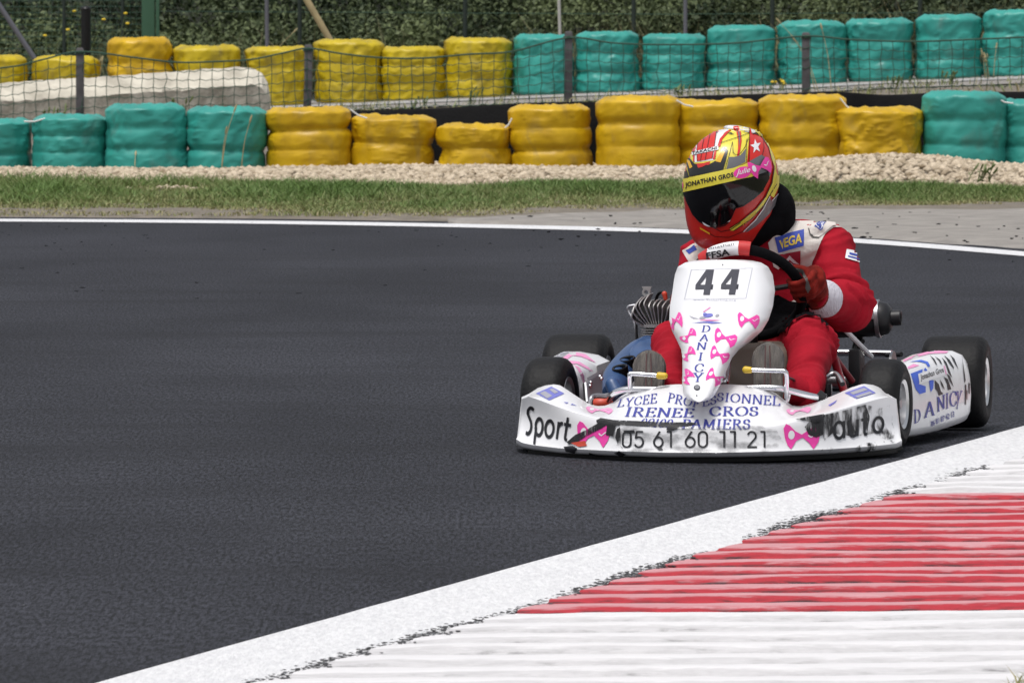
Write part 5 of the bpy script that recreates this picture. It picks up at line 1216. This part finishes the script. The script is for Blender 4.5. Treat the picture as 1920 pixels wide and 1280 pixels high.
# legs
hipR, hipL = hip + Vector((.10, -.02, -.02)), hip + Vector((-.10, -.02, -.02))
knR, anR = L(1521, 640, .22), L(1507, 738, -.10)
knL, anL = L(1262, 642, .20), L(1262, 742, -.12)
b.capsule(hipR, knR, .095, .066); b.capsule(knR, anR, .066, .050); b.capsule(hipL, knL, .095, .062); b.capsule(knL, anL, .062, .046)
b.ellipsoid(knR.lerp(anR, .35) + Vector((.0, .02, 0)), (.062, .07, .07)); b.ellipsoid(knL.lerp(anL, .35) + Vector((0, .02, 0)), (.056, .07, .07))
def seg_t(p, a, c):
    d = c - a; t = (p - a).dot(d) / d.length_squared; return t, (p - a - d * t).length
def wrk(p):
    w = .0035 * noise.noise(p * 9) + .0022 * noise.noise(p * 22)
    # gathered folds round the joints, running across each limb
    for a, c, rr in ((shR, elR, .11), (elR, wristR, .11), (hipR, knR, .13), (knR, anR, .12), (knL, anL, .12), (shL, elL, .11)):
        t, d = seg_t(p, a, c)
        if -.15 < t < 1.15 and d < rr:
            L_ = (c - a).length; s = t * L_
            q = noise.noise(p * 6 + Vector((3, 1, 7)))
            rdg = 1 - abs(noise.noise(Vector((s * 24 + q * 2.2, p.x * 5, p.z * 5)))) * 2.4
            k = max(math.exp(-((t - 1) / .30) ** 2), .45 * math.exp(-((t) / .3) ** 2))
            w += .0115 * rdg * k + .003 * rdg
    return w
suit = remesh('race_suit', b, .0072, 5, MATS['suit_red'], man, wrk)
SU = bvh_of(suit)
Z6 = lambda pts: [(1400 + x / 4, 380 + y / 4) for x, y in pts]
def su(name, polys, m, off=.002, cut=5, label=None): return sticker(name, polys, SU, MATS[m], suit, off, cut, label)
su('white_yoke', [Z6([(300, 190), (385, 75), (470, 72), (560, 88), (700, 110), (712, 185), (650, 186), (600, 222), (555, 290), (525, 360), (498, 440), (472, 540), (440, 560), (400, 500), (390, 440), (300, 440), (235, 500), (200, 480), (180, 400), (160, 300), (200, 250)]), [(1280, 470), (1300, 458), (1330, 446), (1345, 470), (1335, 500), (1300, 505), (1285, 480)], Z6([(300, 760), (380, 715), (470, 755), (520, 800), (420, 790)])], 'suit_white', .0025, label='white chest and shoulder panel of the suit')
su('epaulette', [Z6([(465, 195), (520, 140), (600, 108), (692, 135), (696, 165), (640, 178), (570, 235), (540, 268), (500, 262), (475, 235)])], 'suit_white', .006)
su('epaulette_seam', [Z6([(465, 195), (475, 235), (500, 262), (540, 268), (538, 275), (495, 270), (468, 240), (458, 198)])], 'glove_grey', .0045)
su('shoulder_frame', [Z6([(500, 180), (610, 108), (642, 112), (545, 210)])], 'patch_blue', .007)
su('shoulder_field', [Z6([(508, 180), (610, 114), (633, 116), (544, 202)])], 'sticker_white', .0076)
text_sticker('SPARCO', Z6([(512, 172), (610, 112), (632, 118), (540, 198)]), SU, MATS['patch_blue'], suit, off=.0083, bold=.03)
su('chest_patch', [Z6([(205, 258), (430, 205), (428, 322), (232, 376)])], 'patch_blue', .0045)
text_sticker('VEGA', Z6([(232, 282), (418, 232), (415, 300), (240, 350)]), SU, MATS['patch_yellow'], suit, off=.0055, bold=.03)
su('chest_panel', [Z6([(232, 388), (405, 358), (402, 500), (290, 520), (235, 480)])], 'patch_red', .0045)
su('chevron', [Z6([(282, 440), (325, 390), (392, 452), (355, 446), (325, 420), (300, 448)]), Z6([(282, 482), (325, 438), (385, 500), (350, 490), (325, 465), (300, 490)])], 'sticker_white', .0055)
su('sleeve_patch', [Z6([(745, 352), (860, 374), (876, 460), (735, 420)])], 'sticker_white', .004)
su('sleeve_print', [Z6([(765, 378), (842, 398), (840, 412), (765, 394)]), Z6([(755, 402), (838, 424), (836, 434), (755, 412)])], 'patch_blue', .005)
su('sleeve_print', [Z6([(848, 392), (858, 396), (858, 436), (848, 432)])], 'cap_red', .005)
su('shoulder_badge', [[(1287, 470), (1302, 461), (1308, 468), (1293, 478)]], 'patch_blue', .004)
su('black_lap_patch', [Z6([(0, 1000), (60, 930), (140, 790), (180, 700), (230, 690), (320, 740), (470, 760), (520, 810), (560, 900), (600, 920), (620, 1000), (600, 930), (540, 870), (440, 860), (360, 890), (300, 970), (260, 985), (120, 1000)])], 'suit_black', .009)  # black patch laid over the lap and lower torso
cuffd = (elR - wristR).normalized()
MB().tube([wristR - cuffd * .016 + cuffd * .078 * k / 6 for k in range(7)], [.041, .046, .050, .0535, .056, .057, .055], 28).build('wrist_cuff', MATS['cuff_white'], suit)
cl2 = (elL - wristL).normalized()
MB().tube([wristL - cl2 * .012 + cl2 * .055 * k / 5 for k in range(6)], [.040, .043, .046, .047, .048, .047], 24).build('wrist_cuff', MATS['cuff_white'], suit)
# ---- gloves: palm, four fingers and a thumb closed round the rim
def glove(a, wrist, sgn):
    c = wp(a); rad = (c - CW).normalized(); tan = WN.cross(rad).normalized()
    if tan.z < 0: tan = -tan
    g = MB(); P_ = lambda r_, n_, t_: c + rad * r_ + WN * n_ + tan * t_
    g.ellipsoid(P_(.040, .022, -.004), (.036, .030, .044)); g.capsule(P_(.045, .020, -.006), wrist, .031, .036)
    for k, (ln_, rr) in enumerate(((.92, .0098), (1.0, .0104), (.97, .0102), (.80, .0090))):
        t_ = .033 - k * .0215
        ch = [P_(.050, .006, t_ * .95), P_(.041 * ln_ + .002, -.022 * ln_, t_), P_(.012, -.0285, t_ - .002), P_(-.016 * ln_, -.026, t_ - .003), P_(-.027, -.008 * ln_, t_ - .004)]
        for i in range(4): g.capsule(ch[i], ch[i + 1], rr * (1.12 - .09 * i), rr * (1.03 - .09 * i), 10)
    th_ = [P_(.030, .034, .018), P_(.004, .034, .036), P_(-.018, .027, .046), P_(-.026, .016, .054)]
    for i in range(3): g.capsule(th_[i], th_[i + 1], .0135 - .001 * i, .0125 - .001 * i, 10)
    o = remesh('glove', g, .0032, 2, MATS['glove_red'], man, lambda p: .0012 * noise.noise(p * 60))
    return o
gR = glove(HR, wristR, 1); gL = glove(HL, wristL, -1)
GB = bvh_of(gR)
sticker('glove_trim', [Z6([(365, 490), (420, 500), (455, 560), (480, 640), (460, 680), (440, 640), (445, 590), (415, 535)]), Z6([(270, 545), (330, 500), (335, 525), (290, 570), (250, 590)])], GB, MATS['glove_grey'], gR, .0015)
sticker('glove_seam', [Z6([(325, 575), (395, 530), (405, 545), (345, 590)]), Z6([(215, 650), (330, 625), (330, 632), (215, 662)]), Z6([(390, 720), (440, 690), (450, 740), (420, 750)])], GB, MATS['suit_black'], gR, .0016)
MB().tube([wristR - cuffd * .038 + cuffd * .030 * k / 4 for k in range(5)], [.0385, .041, .042, .0425, .042], 26).build('glove_strap', MATS['glove_red'], gR)
# ---- shoes pressed on the pedals: the worn soles face forward
def shoe(cx, ytop, ybot, yd, ankle, w):
    top, botm = L(cx, ytop, yd + .02), L(cx, ybot, yd); h = top - botm; hl = h.length; up = h.normalized(); rt = Vector((1, 0, 0)); rt = (rt - up * rt.dot(up)).normalized(); bk = rt.cross(up) * -1
    if bk.y < 0: bk = -bk
    shape = [(0, .30), (.06, .40), (.2, .44), (.38, .42), (.5, .44), (.62, .475), (.74, .475), (.84, .42), (.92, .32), (.97, .19), (1.0, .05)]
    def outline(sc, off): 
        l_ = [botm + up * (hl * (.5 + (f - .5) * sc)) - rt * (w * s * sc) + bk * off for f, s in shape]; r_ = [botm + up * (hl * (.5 + (f - .5) * sc)) + rt * (w * s * sc) + bk * off for f, s in shape[::-1]]
        return l_ + r_
    g = empty('shoe'); g.parent = man
    MB().loft([outline(.94, -.002), outline(1, .003), outline(1, .016), outline(.97, .02)]).build('sole', MATS['sole'], g, smooth=50)
    MB().loft([outline(1.02, .006), outline(1.025, .010), outline(1.02, .014)], caps=False).build('sole_edge', MATS['sole_edge'], g)
    u = MB(); u.loft([outline(.95, .014), outline(.98, .026), outline(.93, .045), outline(.75, .065), outline(.4, .08)])
    u.capsule(botm + up * (hl * .32) + bk * .05, ankle, .045, .047)
    remesh('upper', u, .006, 3, MATS['suit_red'], g)
    gr = MB()
    for k in (-.1, .1): gr.loft([[botm + up * (hl * .06) + rt * (w * k + q * .0016) + bk * (-.0032) for q in (-1, 1)], [botm + up * (hl * .94) + rt * (w * k * .6 + q * .0016) + bk * (-.0034) for q in (-1, 1)]], caps=False, closed=False)
    gr.build('sole_groove', MATS['sole_groove'], g)
shoe(1439.5, 641, 755, -.27, anR, .100); shoe(1216.5, 656, 762, -.27, anL, .100)
# ---- padded neck support
HC = L(1369, 345, .52)                                       # helmet centre
nc = L(1408, 420, .60); nu = Vector((-.30, -.28, .91)).normalized(); Mn = nu.to_track_quat('Z', 'Y').to_matrix().to_4x4(); Mn.translation = nc
prof = [(.050 + .040 * (1 + math.cos(a)) * .9, .046 * math.sin(a)) for a in np.linspace(0, 2 * math.pi, 17)]
nk = MB().lathe(prof, Mn, 40); nk.capsule(L(1400, 405, .57), L(1424, 460, .64), .085, .085); nk.ellipsoid(L(1441, 398, .60), (.082, .085, .10))
remesh('neck_support', nk, .006, 8, MATS['suit_black'], man, lambda p: .004 * noise.noise(p * 14) + .002 * noise.noise(p * 30))
# ---- full-face helmet
fwd = Vector((-.36, -.86, -.40)).normalized(); upv = Vector((.17, 0, 1)); upv = (upv - fwd * upv.dot(fwd)).normalized(); rgt = fwd.cross(upv).normalized()
if rgt.x < 0: rgt = -rgt
def HM(x, y, z): return HC + rgt * x + fwd * y + upv * z     # x right, y towards the face, z crown
hz = [(.162, .004, .004, .004), (.160, .030, .030, .034), (.152, .056, .058, .066), (.136, .082, .086, .098), (.110, .106, .112, .128), (.075, .122, .134, .150), (.035, .131, .148, .162), (-.005, .134, .156, .163), (-.045, .133, .160, .154), (-.085, .129, .165, .138), (-.115, .122, .166, .124), (-.140, .112, .158, .112), (-.158, .098, .142, .10), (-.166, .08, .12, .085), (-.160, .06, .09, .065), (-.12, .05, .07, .05)]
cols_ = list(zip(*[catmull([(z, w_, f) for z, w_, f, k in hz], 4), catmull([(k, 0, 0) for z, w_, f, k in hz], 4)]))
rings = []
for p, q in cols_:
    z, w_, f_, k_ = p.x, p.y, p.z, q.x; ring = []
    for j in range(72):
        a = 2 * math.pi * j / 72; ca, sa = math.cos(a), math.sin(a); ex = .92
        x = w_ * math.copysign(abs(ca) ** ex, ca); y = (f_ if sa > 0 else k_) * math.copysign(abs(sa) ** ex, sa)
        if sa > 0: x *= 1 - .10 * sa ** 2
        ring.append(HM(x, y, z))
    rings.append(ring)
shell = MB().loft(rings).build('helmet', MATS['helmet_red'], man, smooth=180)
shell['label'] = 'red, yellow and white painted full-face helmet with dark visor'
spoil = MB().ellipsoid((0, 0, 0), (.058, .062, .030), 28, 16); tl = math.radians(28)
spoil.v = [HM(x, -.098 + y * math.cos(tl) + z * math.sin(tl), .128 + y * math.sin(tl) + z * math.cos(tl)) for x, y, z in spoil.v]
spoil = spoil.build('helmet_spoiler', MATS['helmet_white'], shell, smooth=180)
HB = bvh_of(shell, spoil)
H = lambda pts: [(1240 + x / 4.739, 210 + y / 4.741) for x, y in pts]
lay = [0.0]
def hp(name, polys, m, lv): return sticker(name, [H(p) for p in polys], HB, MATS[m], shell, .0008 + .0007 * lv, 3.5)
def hline(pts, w):                                             # a thin painted line along pts
    lf, rt = [], []
    for i, p in enumerate(pts):
        a, c = Vector(pts[max(i - 1, 0)]), Vector(pts[min(i + 1, len(pts) - 1)]); n_ = Vector((-(c - a).y, (c - a).x)).normalized() * w / 2
        lf.append(tuple(Vector(p) + n_)); rt.append(tuple(Vector(p) - n_))
    return [lf + rt[::-1]]
hp('yellow_paint', [[(150, 600), (180, 480), (215, 380), (240, 290), (300, 195), (400, 145), (560, 100), (780, 60), (800, 120), (782, 200), (772, 330), (760, 450), (640, 500), (560, 525), (250, 590)]], 'helmet_yellow', 0)
hp('white_paint', [[(300, 190), (400, 145), (520, 110), (660, 105), (690, 140), (640, 150), (560, 190), (515, 260), (490, 330), (470, 430), (300, 450), (285, 400), (288, 290)]], 'helmet_white', 1)
hp('grey_shade', [[(340, 190), (460, 145), (505, 165), (500, 195), (470, 165), (350, 210)], [(300, 225), (345, 195), (335, 230), (310, 300)]], 'helmet_grey', 2)
hp('red_stripe', [[(345, 205), (400, 170), (465, 155), (492, 182), (475, 300), (455, 415), (380, 432), (325, 440), (322, 330)], [(500, 320), (520, 245), (575, 182), (640, 148), (600, 185), (545, 245), (525, 310)], [(288, 235), (300, 225), (303, 300), (300, 445), (288, 440), (284, 320)], [(478, 330), (500, 300), (480, 420), (460, 425)]], 'helmet_red', 3)
hp('dark_line', hline([(400, 172), (372, 300), (355, 435)], 5) + hline([(445, 162), (418, 300), (395, 430)], 5) + hline([(325, 440), (322, 330), (345, 205), (400, 170), (465, 155), (492, 182), (475, 300), (455, 415)], 4) + hline([(530, 280), (620, 250), (700, 225), (780, 190)], 4) + hline([(225, 345), (290, 345)], 4), 'helmet_black', 4)
hp('red_swoosh', [[(650, 112), (690, 140), (705, 180), (712, 260), (700, 340), (680, 440), (668, 420), (680, 330), (680, 250), (665, 180), (640, 145)]], 'helmet_red', 3)
hp('grey_swoosh', [[(668, 140), (690, 170), (700, 240), (690, 320), (686, 250), (680, 190)]], 'panel_grey_line' if False else 'helmet_grey', 4)
hp('dark_brow', [[(222, 380), (250, 400), (300, 462), (420, 475), (495, 430), (556, 312), (592, 345), (575, 430), (548, 520), (400, 550), (258, 575), (240, 500)]], 'helmet_black', 4)
hp('dark_brow', [[(178, 490), (205, 470), (235, 520), (255, 580), (185, 600)]], 'helmet_black', 3)
hp('brow_red', [[(320, 462), (380, 458), (440, 442), (432, 472), (400, 475), (372, 490), (335, 500)]], 'helmet_red', 5)
hp('brow_vent', [[(540, 345), (566, 362), (528, 452), (485, 443)], [(232, 418), (262, 438), (286, 490), (262, 506)]], 'orange', 5)
hp('grey_flame', [[(605, 395), (630, 270), (632, 370), (655, 400), (690, 395), (730, 350), (770, 240), (752, 450), (640, 505), (575, 518)]], 'helmet_yellow', 4)
hp('grey_flame', [[(602, 405), (650, 405), (700, 390), (748, 330), (742, 448), (640, 500), (578, 515)]], 'helmet_grey', 5)
hp('dark_line', hline([(565, 515), (600, 400), (632, 275), (636, 365), (660, 390), (700, 375), (740, 320), (768, 240)], 5) + hline([(752, 250), (750, 450)], 4), 'helmet_black', 6)
hp('red_panel', [[(782, 120), (800, 190), (850, 200), (910, 255), (950, 330), (975, 430), (975, 520), (950, 560), (890, 390), (775, 442), (778, 300)]], 'helmet_red', 3)
hp('yellow_edge', [[(790, 95), (830, 110), (870, 190), (930, 260), (1000, 420), (1015, 520), (990, 470), (940, 310), (880, 225), (840, 190), (810, 140)]], 'helmet_yellow', 4)
hp('white_edge', [[(840, 100), (890, 110), (930, 200), (955, 300), (930, 260), (890, 190)]], 'helmet_white', 4)
hp('dark_line', hline([(782, 190), (840, 190), (890, 235), (945, 320), (972, 430)], 5) + hline([(775, 442), (780, 300), (778, 120)], 5) + hline([(900, 260), (905, 320), (890, 390)], 4), 'helmet_black', 5)
star = []
for k in range(10):
    r_ = 48 if k % 2 == 0 else 20; a = math.radians(-100 + 36 * k); star.append((833 + r_ * math.cos(a), 312 + r_ * 1.35 * math.sin(a)))
hp('white_star', [star], 'helmet_white', 5)
hp('visor_side', [[(780, 440), (880, 385), (940, 420), (965, 540), (940, 600), (840, 570)]], 'helmet_grey', 5)
vis = hp('visor', [[(198, 690), (330, 670), (450, 645), (640, 600), (840, 560), (938, 530), (948, 590), (895, 690), (810, 765), (715, 830), (655, 850), (625, 920), (600, 960), (560, 995), (490, 1015), (420, 1005), (345, 965), (290, 910), (238, 800)]], 'visor', 7)
hp('chin_line', hline([(290, 905), (345, 970), (420, 1012), (490, 1022), (565, 1002), (605, 965), (655, 852), (720, 832), (815, 765), (900, 690)], 9), 'helmet_black', 6)
hp('tear_strip', [[(178, 602), (250, 588), (440, 545), (640, 500), (780, 450), (830, 500), (850, 562), (640, 610), (450, 655), (250, 702), (200, 716)]], 'helmet_yellow', 9)
hp('yellow_stripe', [[(605, 1030), (700, 970), (840, 855), (920, 750), (975, 630), (1000, 480), (1022, 560), (1015, 640), (962, 725), (900, 830), (800, 940), (640, 1052), (615, 1050)]], 'helmet_yellow', 3)
hp('dark_line', hline([(605, 1030), (700, 970), (840, 855), (920, 750), (975, 630), (995, 500)], 7) + hline([(640, 1054), (800, 942), (900, 832), (965, 725), (1016, 640)], 7) + hline([(400, 1060), (480, 1105), (600, 1110), (720, 1060), (860, 930), (960, 760)], 5) + hline([(660, 850), (760, 800), (860, 720), (920, 640)], 5) + hline([(440, 1010), (530, 1060), (610, 1045), (700, 980)], 6), 'helmet_black', 4)
hp('yellow_stripe', [[(960, 740), (1000, 640), (1020, 560), (1040, 560), (1035, 660), (990, 760)]], 'helmet_yellow', 4)
hp('grey_lower', [[(740, 1065), (830, 960), (900, 860), (955, 755), (972, 795), (1028, 735), (1020, 800), (950, 905), (830, 1015), (760, 1060)]], 'helmet_grey', 4)
hp('white_outline', hline([(725, 1060), (830, 955), (900, 855), (955, 748), (972, 790), (1030, 725)], 7), 'helmet_white', 5)
hp('chin_white', [[(372, 970), (395, 985), (445, 1015), (420, 1012), (390, 1000)], [(585, 970), (612, 950), (605, 968)]], 'helmet_white', 8)
hp('chin_lettering', [[(350, 1020), (436, 1070), (436, 1085), (356, 1038)]], 'orange', 6)
hp('pink_oval', [ellipse(712, 540, 76, 48, -16), ellipse(196, 652, 22, 46, 0)], 'pink', 11)
def htext(body, q, m, lv, **kw): return text_sticker(body, H(q), HB, MATS[m], shell, off=.0008 + .0007 * lv, cut=4, **kw)
htext('JONATHAN GROS', [(232, 628), (636, 538), (640, 590), (234, 682)], 'black_ink', 11, bold=.035, sx=1.05)
htext('Julie', [(652, 520), (775, 492), (778, 548), (655, 582)], 'sticker_white', 13, shear=.35, bold=.01)
hp('name_ground', [[(278, 362), (508, 308), (512, 342), (282, 388)]], 'helmet_white', 5)
htext('TAKACHI', [(285, 362), (500, 314), (502, 340), (288, 384)], 'black_ink', 7, bold=.02, shear=.2)
htext('TECNO', [(705, 990), (830, 880), (838, 900), (715, 1012)], 'orange', 6)
hx, hy = H([(860, 488)])[0]
bow(hx, hy, 21, 22, -18, HB, shell, 'pink', .0095)
hp('helmet_vent', [[(585, 200), (620, 193), (648, 208), (620, 205)], [(245, 292), (270, 268), (268, 285), (248, 300)]], 'helmet_black', 5)
pv_ = H([(522, 890)])[0]
